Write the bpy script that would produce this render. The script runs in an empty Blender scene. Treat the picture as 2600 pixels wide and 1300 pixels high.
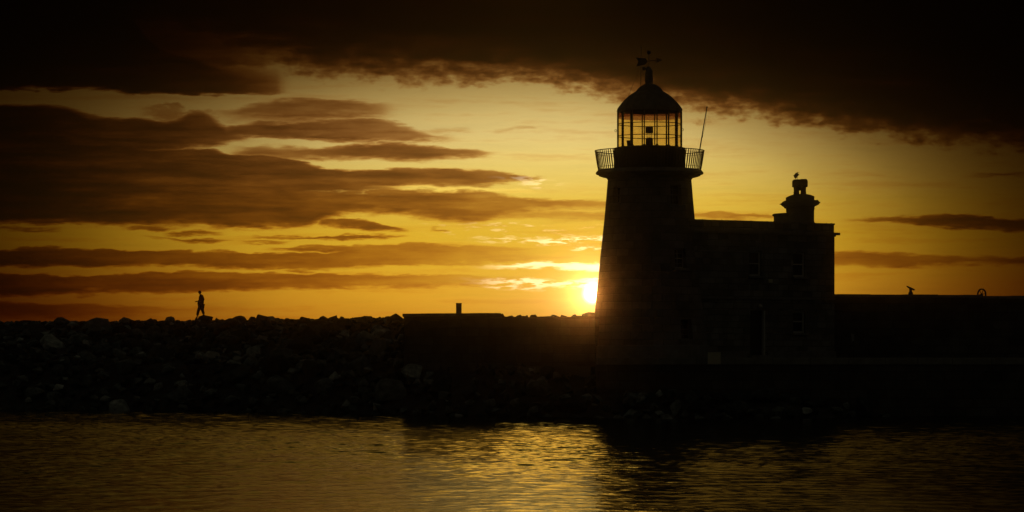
import bpy, bmesh, math, random
import numpy as np
from mathutils import Vector, Matrix, Quaternion

random.seed(11)
rng = np.random.default_rng(5)
PI = math.pi
F = 7950.0            # focal length in photo pixels (2600 wide)
HY = 895.0            # photo row of the sea horizon
EYE = 3.0             # metres above the water
sc = bpy.context.scene
COL = sc.collection

def X(px, D): return (px - 1300.0) / F * D
def Z(py, D): return EYE + (HY - py) / F * D
def P(px, py, D): return Vector((X(px, D), D, Z(py, D)))

# ------------------------------------------------------------------ helpers
def tag(o, label=None, cat=None, group=None, kind=None):
    if label: o['label'] = label
    if cat: o['category'] = cat
    if group: o['group'] = group
    if kind: o['kind'] = kind
    return o

def empty(name, loc, label=None, cat=None, group=None, kind=None):
    o = bpy.data.objects.new(name, None)
    o.empty_display_size = 0.3
    o.location = loc
    COL.objects.link(o)
    return tag(o, label, cat, group, kind)

def root_loc(o):
    while o.parent: o = o.parent
    return Vector(o.location)

def wallbasis(n):
    t = Vector((-n.y, n.x, 0))
    if t.length < 0.2: return None
    return t.normalized()

class MB:
    """collects geometry in world space; build() links it as ONE object"""
    def __init__(s): s.v = []; s.f = []
    def add(s, vs, fs):
        o = len(s.v); s.v += [Vector(v) for v in vs]; s.f += [tuple(i + o for i in f) for f in fs]
        return s
    def box(s, c, half, ax=None):
        c = Vector(c)
        if ax is None: ax = (Vector((1,0,0)), Vector((0,1,0)), Vector((0,0,1)))
        vs = [c + ax[0]*half[0]*i + ax[1]*half[1]*j + ax[2]*half[2]*k for i in (-1,1) for j in (-1,1) for k in (-1,1)]
        return s.add(vs, [(0,1,3,2),(4,6,7,5),(0,4,5,1),(2,3,7,6),(0,2,6,4),(1,5,7,3)])
    def prism(s, poly, d):
        n = len(poly); d = Vector(d)
        vs = [Vector(p) for p in poly] + [Vector(p) + d for p in poly]
        return s.add(vs, [tuple(range(n)), tuple(range(2*n-1, n-1, -1))] + [(i+n, (i+1)%n+n, (i+1)%n, i) for i in range(n)])
    def tube(s, pts, r, seg=8, caps=True, closed=False):
        pts = [Vector(p) for p in pts]; n = len(pts)
        rs = r if isinstance(r, (list, tuple)) else [r]*n
        vs = []; up0 = None
        for i, p in enumerate(pts):
            if closed: d = pts[(i+1)%n] - pts[i-1]
            else: d = pts[min(i+1, n-1)] - pts[max(i-1, 0)]
            d.normalize()
            if up0 is None:
                up0 = Vector((0,0,1)) if abs(d.z) < 0.9 else Vector((1,0,0))
            a = d.cross(up0)
            if a.length < 1e-4: a = d.cross(Vector((0,1,0)))
            a.normalize(); b = a.cross(d)
            for k in range(seg):
                t = 2*PI*k/seg
                vs.append(p + (a*math.cos(t) + b*math.sin(t))*rs[i])
        fs = []
        m = n if closed else n-1
        for i in range(m):
            j = (i+1) % n
            for k in range(seg):
                l = (k+1) % seg
                fs.append((i*seg+k, j*seg+k, j*seg+l, i*seg+l))
        if caps and not closed:
            fs.append(tuple(range(seg))); fs.append(tuple(range(n*seg-1, (n-1)*seg-1, -1)))
        return s.add(vs, fs)
    def lathe(s, c, prof, seg=64, off=0.0, cap0=False, cap1=False):
        c = Vector(c); vs = []
        for r, z in prof:
            for k in range(seg):
                t = 2*PI*k/seg + off
                vs.append(Vector((c.x + r*math.cos(t), c.y + r*math.sin(t), z)))
        n = len(prof); fs = []
        for i in range(n-1):
            for k in range(seg):
                l = (k+1) % seg
                fs.append((i*seg+k, i*seg+l, (i+1)*seg+l, (i+1)*seg+k))
        if cap0: fs.append(tuple(range(seg-1, -1, -1)))
        if cap1: fs.append(tuple(range((n-1)*seg, n*seg)))
        return s.add(vs, fs)
    def ball(s, c, r, seg=12, rings=8, sc3=(1,1,1)):
        c = Vector(c); prof = []
        vs = [c + Vector((0,0,-r*sc3[2]))]
        for i in range(1, rings):
            t = PI*i/rings
            for k in range(seg):
                a = 2*PI*k/seg
                vs.append(c + Vector((r*math.sin(t)*math.cos(a)*sc3[0], r*math.sin(t)*math.sin(a)*sc3[1], -r*math.cos(t)*sc3[2])))
        vs.append(c + Vector((0,0,r*sc3[2])))
        fs = [(0, 1+(k+1)%seg, 1+k) for k in range(seg)]
        for i in range(rings-2):
            for k in range(seg):
                l = (k+1)%seg
                fs.append((1+i*seg+k, 1+i*seg+l, 1+(i+1)*seg+l, 1+(i+1)*seg+k))
        b = 1+(rings-2)*seg; t = len(vs)-1
        fs += [(b+k, b+(k+1)%seg, t) for k in range(seg)]
        return s.add(vs, fs)
    def mesh(s, name, loc, mat, smooth=False, bevel=0.0, cyl=None):
        me = bpy.data.meshes.new(name)
        me.from_pydata([tuple(v - loc) for v in s.v], [], s.f)
        bm = bmesh.new(); bm.from_mesh(me)
        bmesh.ops.recalc_face_normals(bm, faces=bm.faces)
        if bevel > 0:
            es = [e for e in bm.edges if len(e.link_faces) == 2 and e.calc_face_angle(0) > 0.6]
            bmesh.ops.bevel(bm, geom=es, offset=bevel, segments=1, affect='EDGES')
        bm.normal_update()
        uv = bm.loops.layers.uv.new('UVMap')
        for f in bm.faces:
            n = f.normal
            t = wallbasis(n) if abs(n.z) < 0.8 else None
            for l in f.loops:
                co = l.vert.co + loc
                if cyl is not None and t is not None:
                    a = math.atan2(co.x - cyl.x, co.y - cyl.y)   # seam points away from the camera
                    a2 = math.atan2(f.calc_center_median().x + loc.x - cyl.x, f.calc_center_median().y + loc.y - cyl.y)
                    if a2 - a > PI: a += 2*PI
                    if a - a2 > PI: a -= 2*PI
                    l[uv].uv = (a*2.3, co.z)
                elif t is not None: l[uv].uv = (co.dot(t), co.z)
                else: l[uv].uv = (co.x, co.y)
            f.smooth = smooth
        bm.to_mesh(me); bm.free()
        if smooth:
            try: me.set_sharp_from_angle(angle=math.radians(40))
            except Exception: pass
        me.materials.append(mat)
        return me
    def build(s, name, mat, parent=None, loc=None, smooth=False, bevel=0.0, cyl=None):
        if parent is not None: L = root_loc(parent)
        else:
            L = Vector(loc) if loc is not None else Vector((sum(v.x for v in s.v)/len(s.v), sum(v.y for v in s.v)/len(s.v), min(v.z for v in s.v)))
        o = bpy.data.objects.new(name, s.mesh(name, L, mat, smooth, bevel, cyl))
        COL.objects.link(o)
        if parent is not None: o.parent = parent
        else: o.location = L
        return o

def skin_mesh(name, joints, edges, radii, mat, parent, origin, sub=2, root=0):
    me = bpy.data.meshes.new(name + '_cage')
    me.from_pydata([tuple(j) for j in joints], edges, [])
    o = bpy.data.objects.new(name + '_cage', me); COL.objects.link(o)
    md = o.modifiers.new('s', 'SKIN')
    md.use_smooth_shade = True
    for i, v in enumerate(me.skin_vertices[0].data):
        r = radii[i]
        v.radius = r if isinstance(r, tuple) else (r, r)
        v.use_root = (i == root)
    sb = o.modifiers.new('b', 'SUBSURF'); sb.levels = sub; sb.render_levels = sub
    dg = bpy.context.evaluated_depsgraph_get()
    res = bpy.data.meshes.new_from_object(o.evaluated_get(dg))
    bpy.data.objects.remove(o); bpy.data.meshes.remove(me)
    res.materials.clear(); res.materials.append(mat)
    for p in res.polygons: p.use_smooth = True
    q = bpy.data.objects.new(name, res); COL.objects.link(q)
    if parent is not None:
        q.parent = parent
        q.location = Vector(origin) - root_loc(parent)
    else: q.location = origin
    return q

# ------------------------------------------------------------------ materials
class NT:
    def __init__(s, tree): s.t = tree; s.n = tree.nodes; s.l = tree.links
    def new(s, typ, **kw):
        n = s.n.new(typ)
        for k, v in kw.items(): setattr(n, k, v)
        return n
    def put(s, sock, v):
        if isinstance(v, bpy.types.NodeSocket): s.l.new(v, sock)
        elif v is not None: sock.default_value = v
    def m(s, op, a, b=None, c=None, clamp=False):
        n = s.new('ShaderNodeMath', operation=op, use_clamp=clamp)
        s.put(n.inputs[0], a)
        if b is not None: s.put(n.inputs[1], b)
        if c is not None: s.put(n.inputs[2], c)
        return n.outputs[0]
    def vm(s, op, a, b=None, scale=None):
        n = s.new('ShaderNodeVectorMath', operation=op)
        s.put(n.inputs[0], a)
        if b is not None: s.put(n.inputs[1], b)
        if scale is not None: s.put(n.inputs[3], scale)
        return n.outputs[0]
    def xyz(s, a, b, c):
        n = s.new('ShaderNodeCombineXYZ')
        for i, v in enumerate((a, b, c)): s.put(n.inputs[i], v)
        return n.outputs[0]
    def sep(s, v):
        n = s.new('ShaderNodeSeparateXYZ'); s.put(n.inputs[0], v); return n.outputs
    def ss(s, v, a, b, o0=0.0, o1=1.0):
        n = s.new('ShaderNodeMapRange', interpolation_type='SMOOTHSTEP')
        s.put(n.inputs[0], v); s.put(n.inputs[1], a); s.put(n.inputs[2], b); s.put(n.inputs[3], o0); s.put(n.inputs[4], o1)
        return n.outputs[0]
    def lin(s, v, a, b, o0=0.0, o1=1.0):
        n = s.new('ShaderNodeMapRange')
        s.put(n.inputs[0], v); s.put(n.inputs[1], a); s.put(n.inputs[2], b); s.put(n.inputs[3], o0); s.put(n.inputs[4], o1)
        return n.outputs[0]
    def noise(s, vec, scale=1.0, detail=4.0, rough=0.55, col=False, dist=0.0):
        n = s.new('ShaderNodeTexNoise')
        s.put(n.inputs['Vector'], vec)
        n.inputs['Scale'].default_value = scale; n.inputs['Detail'].default_value = detail
        n.inputs['Roughness'].default_value = rough; n.inputs['Distortion'].default_value = dist
        return n.outputs['Color' if col else 'Fac']
    def mixc(s, f, a, b, typ='MIX'):
        n = s.new('ShaderNodeMix', data_type='RGBA', blend_type=typ)
        s.put(n.inputs[0], f); s.put(n.inputs[6], a); s.put(n.inputs[7], b)
        return n.outputs[2]

def new_mat(name):
    m = bpy.data.materials.new(name); m.use_nodes = True
    nt = NT(m.node_tree)
    b = nt.n['Principled BSDF']
    return m, nt, b

def c4(c): return (c[0], c[1], c[2], 1.0)

def simple(name, col, rough=0.7, metal=0.0, scale=3.0, var=0.35, bump=0.0, spec=0.5):
    m, nt, b = new_mat(name)
    tc = nt.new('ShaderNodeTexCoord').outputs['Object']
    f = nt.noise(tc, scale, 5, 0.6)
    lo = tuple(x*(1-var) for x in col); hi = tuple(min(1, x*(1+var)) for x in col)
    nt.put(b.inputs['Base Color'], nt.mixc(nt.lin(f, 0.3, 0.7), c4(lo), c4(hi)))
    b.inputs['Roughness'].default_value = rough
    b.inputs['Metallic'].default_value = metal
    b.inputs['Specular IOR Level'].default_value = spec
    if bump:
        bn = nt.new('ShaderNodeBump'); bn.inputs['Strength'].default_value = 0.6; bn.inputs['Distance'].default_value = bump
        nt.put(bn.inputs['Height'], nt.noise(tc, scale*6, 6, 0.6)); nt.l.new(bn.outputs[0], b.inputs['Normal'])
    return m

def ashlar(name, col, bw=0.75, bh=0.32, mortar=0.02, dark=0.35, var=0.45):
    m, nt, b = new_mat(name)
    uv = nt.new('ShaderNodeTexCoord').outputs['UV']
    ob = nt.new('ShaderNodeTexCoord').outputs['Object']
    w = nt.vm('SCALE', nt.vm('SUBTRACT', nt.noise(ob, 1.3, 3, 0.5, True), (0.5, 0.5, 0.5)), scale=0.06)
    br = nt.new('ShaderNodeTexBrick')
    nt.put(br.inputs['Vector'], nt.vm('ADD', uv, w))
    br.inputs['Scale'].default_value = 1.0
    br.inputs['Mortar Size'].default_value = mortar
    br.inputs['Mortar Smooth'].default_value = 0.3
    br.inputs['Brick Width'].default_value = bw; br.inputs['Row Height'].default_value = bh
    br.inputs['Bias'].default_value = 0.0
    br.offset = 0.5; br.squash = 0.8; br.squash_frequency = 3
    br.inputs['Color1'].default_value = c4(tuple(x*(1-var) for x in col))
    br.inputs['Color2'].default_value = c4(tuple(min(1, x*(1+var)) for x in col))
    br.inputs['Mortar'].default_value = c4(tuple(x*dark for x in col))
    st = nt.noise(ob, 0.7, 6, 0.65)
    nt.put(b.inputs['Base Color'], nt.mixc(1.0, br.outputs['Color'], nt.mixc(nt.lin(st, 0.35, 0.65), (0.6, 0.58, 0.55, 1), (1.15, 1.12, 1.1, 1)), 'MULTIPLY'))
    b.inputs['Roughness'].default_value = 0.85; b.inputs['Specular IOR Level'].default_value = 0.3
    h = nt.m('ADD', nt.m('MULTIPLY', br.outputs['Fac'], -1.0), nt.m('MULTIPLY', nt.noise(ob, 9, 5, 0.6), 0.6))
    bn = nt.new('ShaderNodeBump'); bn.inputs['Strength'].default_value = 0.8; bn.inputs['Distance'].default_value = 0.03
    nt.put(bn.inputs['Height'], h); nt.l.new(bn.outputs[0], b.inputs['Normal'])
    return m

M_TOWER = ashlar('granite_ashlar', (0.26, 0.235, 0.20), 0.85, 0.36, 0.015, 0.55, 0.22)
M_HOUSE = ashlar('house_ashlar', (0.27, 0.26, 0.22), 0.62, 0.30, 0.015, 0.5, 0.3)
M_WALL = ashlar('pier_masonry', (0.13, 0.12, 0.10), 0.9, 0.42, 0.02, 0.6, 0.18)
M_TRIM = simple('dressed_stone', (0.24, 0.225, 0.19), 0.85, 0, 2.0, 0.3, 0.01)
M_COPING = simple('coping_stone', (0.27, 0.26, 0.20), 0.8, 0, 1.5, 0.3, 0.01)
M_CONC = simple('quay_concrete', (0.12, 0.115, 0.10), 0.9, 0, 0.6, 0.35, 0.02)
M_IRON = simple('painted_iron', (0.05, 0.045, 0.04), 0.5, 0.0, 6, 0.3)
M_LEAD = simple('weathered_dome', (0.12, 0.125, 0.10), 0.55, 0.2, 2.5, 0.35)
M_WHITE = simple('white_paint', (0.55, 0.54, 0.46), 0.5, 0, 5, 0.1)
M_BOARD = simple('cream_board', (0.66, 0.63, 0.42), 0.6, 0, 3, 0.06)
M_DOOR = simple('dark_door_paint', (0.03, 0.025, 0.022), 0.4, 0, 4, 0.2)
M_CLAY = simple('clay_pot', (0.20, 0.11, 0.07), 0.8, 0, 5, 0.3)
M_SKIN = simple('skin', (0.45, 0.28, 0.2), 0.6, 0, 8, 0.1)
M_JACKET = simple('dark_jacket', (0.03, 0.03, 0.035), 0.9, 0, 10, 0.3)
M_TROUS = simple('dark_trousers', (0.035, 0.03, 0.03), 0.9, 0, 10, 0.3)
M_HAT = simple('dark_hat', (0.04, 0.035, 0.03), 0.9, 0, 10, 0.3)
M_SHOE = simple('shoe_leather', (0.02, 0.018, 0.015), 0.5, 0, 10, 0.3)
M_BIRD = simple('gull_feathers', (0.25, 0.24, 0.23), 0.8, 0, 12, 0.5)
M_BEAK = simple('gull_beak', (0.5, 0.35, 0.08), 0.5, 0, 12, 0.2)
M_CURT = simple('curtain_cloth', (0.35, 0.34, 0.3), 0.9, 0, 4, 0.2)
M_BRASS = simple('lamp_brass', (0.22, 0.12, 0.04), 0.35, 0.6, 6, 0.3)

def rock_mat():
    m, nt, b = new_mat('granite_boulder')
    tc = nt.new('ShaderNodeTexCoord').outputs['Object']
    oi = nt.new('ShaderNodeObjectInfo').outputs['Random']
    geo = nt.new('ShaderNodeNewGeometry').outputs['Random Per Island']
    r = nt.m('FRACT', nt.m('ADD', oi, geo))
    base = nt.new('ShaderNodeValToRGB'); nt.put(base.inputs[0], r)
    e = base.color_ramp.elements
    e[0].position = 0.0; e[0].color = (0.045, 0.05, 0.045, 1)
    e[1].position = 1.0; e[1].color = (0.50, 0.56, 0.50, 1)
    x = e.new(0.55); x.color = (0.12, 0.135, 0.115, 1)
    x = e.new(0.86); x.color = (0.24, 0.28, 0.24, 1)
    f = nt.noise(tc, 2.2, 7, 0.65)
    f2 = nt.noise(tc, 0.9, 4, 0.6)
    col = nt.mixc(1.0, base.outputs[0], nt.mixc(nt.lin(f, 0.32, 0.68), (0.35, 0.36, 0.34, 1), (1.5, 1.45, 1.4, 1)), 'MULTIPLY')
    col = nt.mixc(nt.lin(f2, 0.52, 0.66, 0.0, 0.75), col, (0.035, 0.055, 0.03, 1))
    nt.put(b.inputs['Base Color'], col)
    b.inputs['Roughness'].default_value = 0.9; b.inputs['Specular IOR Level'].default_value = 0.25
    bn = nt.new('ShaderNodeBump'); bn.inputs['Strength'].default_value = 0.9; bn.inputs['Distance'].default_value = 0.05
    nt.put(bn.inputs['Height'], nt.noise(tc, 7, 6, 0.65)); nt.l.new(bn.outputs[0], b.inputs['Normal'])
    return m
M_ROCK = rock_mat()

def pane_mat(name, tint, refl=0.05):
    m, nt, b = new_mat(name)
    nt.n.remove(b)
    tc = nt.new('ShaderNodeTexCoord').outputs['Object']
    t = nt.new('ShaderNodeBsdfTransparent')
    z = nt.sep(tc)[2]
    f = nt.noise(tc, 5.0, 6, 0.65)
    edge = nt.m('ADD', z, nt.m('MULTIPLY', nt.noise(tc, 9, 4, 0.6), 0.10))
    band = nt.ss(edge, BAND, BAND + 0.03)
    c = nt.mixc(nt.lin(f, 0.3, 0.7), c4(tuple(x*0.9 for x in tint)), c4(tint))
    c = nt.mixc(band, c, (tint[0]*0.62, tint[1]*0.50, tint[2]*0.55, 1))
    nt.put(t.inputs[0], c)
    g = nt.new('ShaderNodeBsdfGlossy'); g.inputs['Roughness'].default_value = 0.08
    mx = nt.new('ShaderNodeMixShader'); mx.inputs[0].default_value = refl
    nt.l.new(t.outputs[0], mx.inputs[1]); nt.l.new(g.outputs[0], mx.inputs[2])
    nt.l.new(mx.outputs[0], nt.n['Material Output'].inputs['Surface'])
    return m

def dark_glass():
    m, nt, b = new_mat('window_glass')
    b.inputs['Base Color'].default_value = (0.01, 0.01, 0.01, 1)
    b.inputs['Roughness'].default_value = 0.05
    b.inputs['Transmission Weight'].default_value = 0.0
    b.inputs['Alpha'].default_value = 0.35
    return m
M_GLASS = dark_glass()

# ------------------------------------------------------------------ camera
cam = bpy.data.cameras.new('camera'); co = bpy.data.objects.new('camera', cam); COL.objects.link(co)
cam.sensor_width = 36.0; cam.lens = 36.0*F/2600.0
cam.shift_y = (HY - 650.0)/2600.0
cam.clip_start = 0.5; cam.clip_end = 20000
co.location = (0, 0, EYE); co.rotation_euler = (PI/2, 0, 0)
sc.camera = co

# ------------------------------------------------------------------ world: dusk sky
def ang(px, py):
    a = math.degrees(math.atan((px-1300.0)/F))
    e = math.degrees(math.atan((HY-py)/math.hypot(F, px-1300.0)))
    return a, e
SUNPX = (1506, 745)
SA, SE = ang(*SUNPX)

w = bpy.data.worlds.new('World'); sc.world = w; w.use_nodes = True
nt = NT(w.node_tree)
for n in list(nt.n): nt.n.remove(n)
d = nt.new('ShaderNodeTexCoord').outputs['Generated']
dx, dy, dz = nt.sep(nt.vm('NORMALIZE', d))
A = nt.m('MULTIPLY', nt.m('ARCTAN2', dx, dy), 57.29578)
E = nt.m('MULTIPLY', nt.m('ARCSINE', dz), 57.29578)
# wind-drawn noise fields over the sky (azimuth, elevation)
n1 = nt.noise(nt.xyz(nt.m('MULTIPLY', A, 0.9), nt.m('MULTIPLY', E, 4.5), 1.7), 1.0, 6, 0.6)
n2 = nt.noise(nt.xyz(nt.m('MULTIPLY', A, 2.6), nt.m('MULTIPLY', E, 5.4), 5.3), 1.0, 7, 0.62)
n3 = nt.noise(nt.xyz(nt.m('MULTIPLY', A, 0.35), nt.m('MULTIPLY', E, 6.0), 9.1), 1.0, 5, 0.55)
n4 = nt.noise(nt.xyz(nt.m('MULTIPLY', A, 3.0), nt.m('MULTIPLY', E, 16.0), 3.3), 1.0, 6, 0.6)
c1 = nt.m('SUBTRACT', n1, 0.5); c2 = nt.m('SUBTRACT', n2, 0.5); c3 = nt.m('SUBTRACT', n3, 0.5); c4n = nt.m('SUBTRACT', n4, 0.5)
Eflat = nt.m('ADD', E, nt.m('ADD', nt.m('MULTIPLY', c1, 0.30), nt.m('MULTIPLY', c4n, 0.12)))
Epuff = nt.m('ADD', E, nt.m('ADD', nt.m('MULTIPLY', c1, 0.35), nt.m('MULTIPLY', c2, 1.0)))
T = nt.m('DIVIDE', nt.m('ADD', A, 12.0), 24.0, clamp=True)

def set_curve(cv, pts):
    pts = sorted(pts)
    while len(cv.points) < len(pts): cv.points.new(0.5, 0.5)
    for p, (x, y) in zip(cv.points, pts):
        p.location = (x, y); p.handle_type = 'AUTO_CLAMPED'

def cloud(pts, soft_t=10, soft_b=10, puff=False, fade=60, rough=0.5):
    """pts: (px, py_top, py_bottom, tau) along the cloud, as seen from the pier; returns optical depth"""
    pts = [p if len(p) == 4 else (*p, None) for p in pts]
    tau0 = [p[3] for p in pts]
    cn = nt.new('ShaderNodeRGBCurve'); mp = cn.mapping
    rr, gg, bb = [], [], []
    def t_of(px): return (ang(px, 600)[0] + 12.0)/24.0
    for px, yt, yb, ta in pts:
        rr.append((t_of(px), (ang(px, yt)[1] + 1.0)/12.0))
        gg.append((t_of(px), (ang(px, yb)[1] + 1.0)/12.0))
        bb.append((t_of(px), ta/5.0))
    if pts[0][0] > 5: bb.append((t_of(pts[0][0]-fade), 0.0))
    if pts[-1][0] < 2595: bb.append((t_of(pts[-1][0]+fade), 0.0))
    bb = sorted(bb)
    if bb[0][1] > 0: bb.insert(0, (0.0, bb[0][1]))
    else: bb.insert(0, (0.0, 0.0))
    if bb[-1][1] > 0: bb.append((1.0, bb[-1][1]))
    else: bb.append((1.0, 0.0))
    for l in (rr, gg):
        l.sort(); l.insert(0, (0.0, l[0][1])); l.append((1.0, l[-1][1]))
    set_curve(mp.curves[0], rr); set_curve(mp.curves[1], gg); set_curve(mp.curves[2], bb)
    mp.update()
    nt.put(cn.inputs['Color'], nt.xyz(T, T, T))
    r, g, b = nt.sep(cn.outputs[0])
    et = nt.m('MULTIPLY_ADD', r, 12.0, -1.0); eb = nt.m('MULTIPLY_ADD', g, 12.0, -1.0)
    e = Epuff if puff else Eflat
    k = 1/138.75
    mt = nt.ss(nt.m('SUBTRACT', et, e), -soft_t*k*0.6, soft_t*k*0.6)
    mb = nt.ss(nt.m('SUBTRACT', e, eb), -soft_b*k*0.7, soft_b*k*0.7)
    return nt.m('MULTIPLY', nt.m('MULTIPLY', mt, mb), nt.m('MULTIPLY', b, 5.0))

CL = []
# upper-left dark bank
CL.append(cloud([(0,-80,224,4),(250,-60,229,4),(330,20,230,3.6),(380,100,232,3),(500,150,234,2.4),(560,170,236,2.0),(640,178,236,1.3),(700,184,234,.7)], 26, 10, fade=50))
# great dark cloud sweeping down to the right
CL.append(cloud([(250,-90,55,2.6),(430,-90,80,2.4),(560,-90,107,2.4),(700,-90,135,2.5),(860,-90,157,2.6),(990,-90,157,2.7),(1073,-90,171,2.7),(1204,-90,165,3.0),(1300,-90,165,3.3),(1421,-90,181,3.5),(1483,-90,189,3.5),(1545,-90,209,3.4),(1620,-90,229,3.2),(1716,-90,235,3.2),(1833,-90,249,3.2),(1930,-90,248,3.3),(1988,-90,265,3.3),(2143,-90,295,3.2),(2260,-90,313,3.2),(2376,-90,325,3.2),(2500,-90,333,3.2),(2640,-90,341,3.2)], 10, 84, puff=True))
CL.append(cloud([(330,40,165,2.0),(430,60,172,1.8),(560,100,178,1.2),(680,130,174,.6)], 30, 40, puff=True, fade=90))
# left: upper lobe and puffs
CL.append(cloud([(0,266,385,3.0),(150,276,385,2.6),(240,298,385,2.2),(300,301,382,2.0),(350,297,380,1.9),(400,308,378,1.7),(450,300,376,1.6),(500,288,374,1.5),(560,318,368,1.3),(610,338,357,.9)], 16, 14, fade=50))
CL.append(cloud([(380,272,300,.25),(440,268,300,.45),(490,282,304,.45),(540,300,316,.4)], 22, 22, puff=True, fade=50))
CL.append(cloud([(575,284,304,.4),(640,268,306,.8),(737,253,306,1.0),(830,254,302,1.0),(893,258,296,.9),(960,270,290,.55)], 14, 26, fade=70))
CL.append(cloud([(563,326,344,1.1),(660,313,346,1.3),(780,311,350,1.3),(854,309,354,1.2),(932,302,358,1.1),(1010,316,360,.9),(1070,338,356,.8),(1126,348,354,.5)], 12, 12, fade=50))
CL.append(cloud([(640,384,400,.6),(720,376,404,.8),(800,378,402,1.1),(918,366,400,1.3),(1017,366,402,1.2),(1110,372,398,1.1),(1190,380,396,1.0),(1240,387,392,.7)], 9, 16, fade=25))
CL.append(cloud([(600,378,394,.4),(670,372,398,.9),(740,380,402,.7)], 14, 16, fade=40))
# left: the long main bank
CL.append(cloud([(0,330,562,3.0),(200,345,566,2.4),(330,368,566,2.1),(400,375,566,1.95),(520,381,570,1.8),(600,391,574,1.7),(700,397,574,1.6),(760,411,571,1.55),(830,428,552,1.5),(905,430,536,1.4),(960,430,536,1.2),(1010,432,532,.3)], 9, 16, fade=40))
CL.append(cloud([(860,429,480,1.3),(986,429,478,1.3),(1060,430,472,1.25),(1123,428,472,1.2),(1204,437,473,1.15),(1270,442,466,1.1),(1328,446,459,.9),(1365,449,455,.5)], 8, 12, fade=30))
CL.append(cloud([(870,490,536,1.2),(968,484,538,1.25),(1077,487,548,1.1),(1160,486,556,.95),(1230,491,554,.75),(1283,498,544,.7),(1401,504,530,.6),(1534,510,528,.45),(1700,514,530,.4)], 9, 20))
CL.append(cloud([(1080,556,560,.1),(1250,540,556,.35),(1400,536,556,.35),(1534,540,556,.4)], 10, 16))
CL.append(cloud([(820,556,572,1.2),(900,556,582,1.25),(959,562,588,1.15),(1000,572,586,.9),(1030,580,586,.5)], 8, 10, fade=20))
# small scraps
CL.append(cloud([(334,575,581,.6),(400,573,581,.8),(440,577,580,.4)], 6, 6, fade=30))
CL.append(cloud([(440,588,596,.8),(500,586,594,.9),(555,590,594,.4)], 7, 7, fade=30))
CL.append(cloud([(370,600,603,.3),(440,604,608,.6),(500,606,615,1.0),(550,610,616,.8),(580,613,616,.3)], 6, 7, fade=30))
CL.append(cloud([(-20,576,583,.8),(50,577,583,.6),(80,580,588,.7),(140,581,587,.4)], 7, 7, fade=30))
CL.append(cloud([(656,598,603,.4),(740,600,604,.7),(830,596,606,.9),(900,597,606,1.0),(960,599,606,.8),(1020,600,604,.4)], 6, 7, fade=30))
CL.append(cloud([(621,613,618,.3),(690,612,618,.6),(726,612,616,.3)], 6, 7, fade=30))
CL.append(cloud([(1103,580,584,.5),(1130,582,588,.4)], 6, 6, fade=14))
# lower bands
CL.append(cloud([(-20,633,674,1.6),(130,632,674,1.4),(300,636,674,1.2),(500,640,677,1.0),(600,642,681,.95),(700,643,686,.9),(776,642,690,.85),(850,638,682,.8),(900,630,678,.7),(968,624,678,.6),(1077,617,674,.45),(1195,620,668,.32),(1320,630,662,.15)], 6, 10, fade=100))
CL.append(cloud([(700,628,634,.4),(780,625,634,.8),(850,625,636,.8),(920,626,640,.5)], 6, 8, fade=40))
CL.append(cloud([(-20,694,747,1.4),(200,700,742,1.1),(330,697,744,1.05),(500,694,736,1.0),(700,697,733,.8),(850,698,731,.65),(960,699,727,.5),(1077,700,726,.38),(1200,703,722,.25),(1300,706,718,.1)], 6, 11, fade=80))
CL.append(cloud([(-20,768,800,.9),(150,771,802,.7),(300,775,798,.4),(420,778,790,.25),(600,774,778,.12)], 8, 30, fade=60))
# right of the lighthouse
CL.append(cloud([(1765,543,556,.45),(1850,544,557,.5),(1920,547,555,.6),(1980,549,553,.4)], 6, 10, fade=60))
CL.append(cloud([(2156,559,562,.3),(2224,555,564,.8),(2317,554,569,1.1),(2395,547,574,1.4),(2473,550,576,1.5),(2640,555,580,1.5)], 7, 9, fade=30))
CL.append(cloud([(2100,641,676,.55),(2193,639,676,.6),(2271,643,675,.6),(2340,652,676,.65),(2410,651,675,.65),(2473,655,670,.5),(2560,653,664,.7),(2640,652,664,.7)], 9, 10))
CL.append(cloud([(2490,441,446,.4),(2530,440,446,.7),(2590,441,447,.5)], 9, 9, fade=40))
# faint tan wisps high in the gap
CL.append(cloud([(1075,334,340,.15),(1130,331,339,.28),(1185,331,338,.2)], 8, 8, puff=False, fade=20))
CL.append(cloud([(1262,330,334,.12),(1300,324,330,.2),(1350,319,326,.22)], 8, 8, puff=False, fade=14))

tau = CL[0]
for c in CL[1:]: tau = nt.m('MAXIMUM', tau, c)
# inside structure of the clouds
tau = nt.m('MULTIPLY', tau, nt.m('ADD', 1.0, nt.m('ADD', nt.m('MULTIPLY', c1, 1.2), nt.m('ADD', nt.m('MULTIPLY', c3, 1.5), nt.m('MULTIPLY', c4n, 0.5)))))
# thin high veil everywhere
veil = nt.ss(nt.m('ADD', n3, nt.m('MULTIPLY', c4n, 0.35)), 0.46, 0.75, 0.0, 0.16)
tau = nt.m('ADD', tau, veil)

# clear-sky colour by elevation
vr = nt.new('ShaderNodeValToRGB'); vr.color_ramp.interpolation = 'LINEAR'
ramp = [(0.0,(.62,.27,.014)),(.6,(.72,.32,.018)),(1.0,(.77,.385,.022)),(1.6,(.76,.43,.024)),(2.2,(.74,.445,.028)),(2.8,(.79,.53,.068)),(3.4,(.87,.65,.17)),(4.0,(.92,.72,.27)),(5.0,(.96,.76,.31)),(6.5,(.80,.60,.22)),(9.5,(.7,.45,.12))]
els = vr.color_ramp.elements
els[0].position = 0; els[0].color = c4(ramp[0][1]); els[1].position = 1.0; els[1].color = c4(ramp[-1][1])
for e_, c_ in ramp[1:-1]:
    x = els.new(e_/10.0); x.color = c4(c_)
nt.put(vr.inputs[0], nt.m('DIVIDE', E, 10.0, clamp=True))
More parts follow.
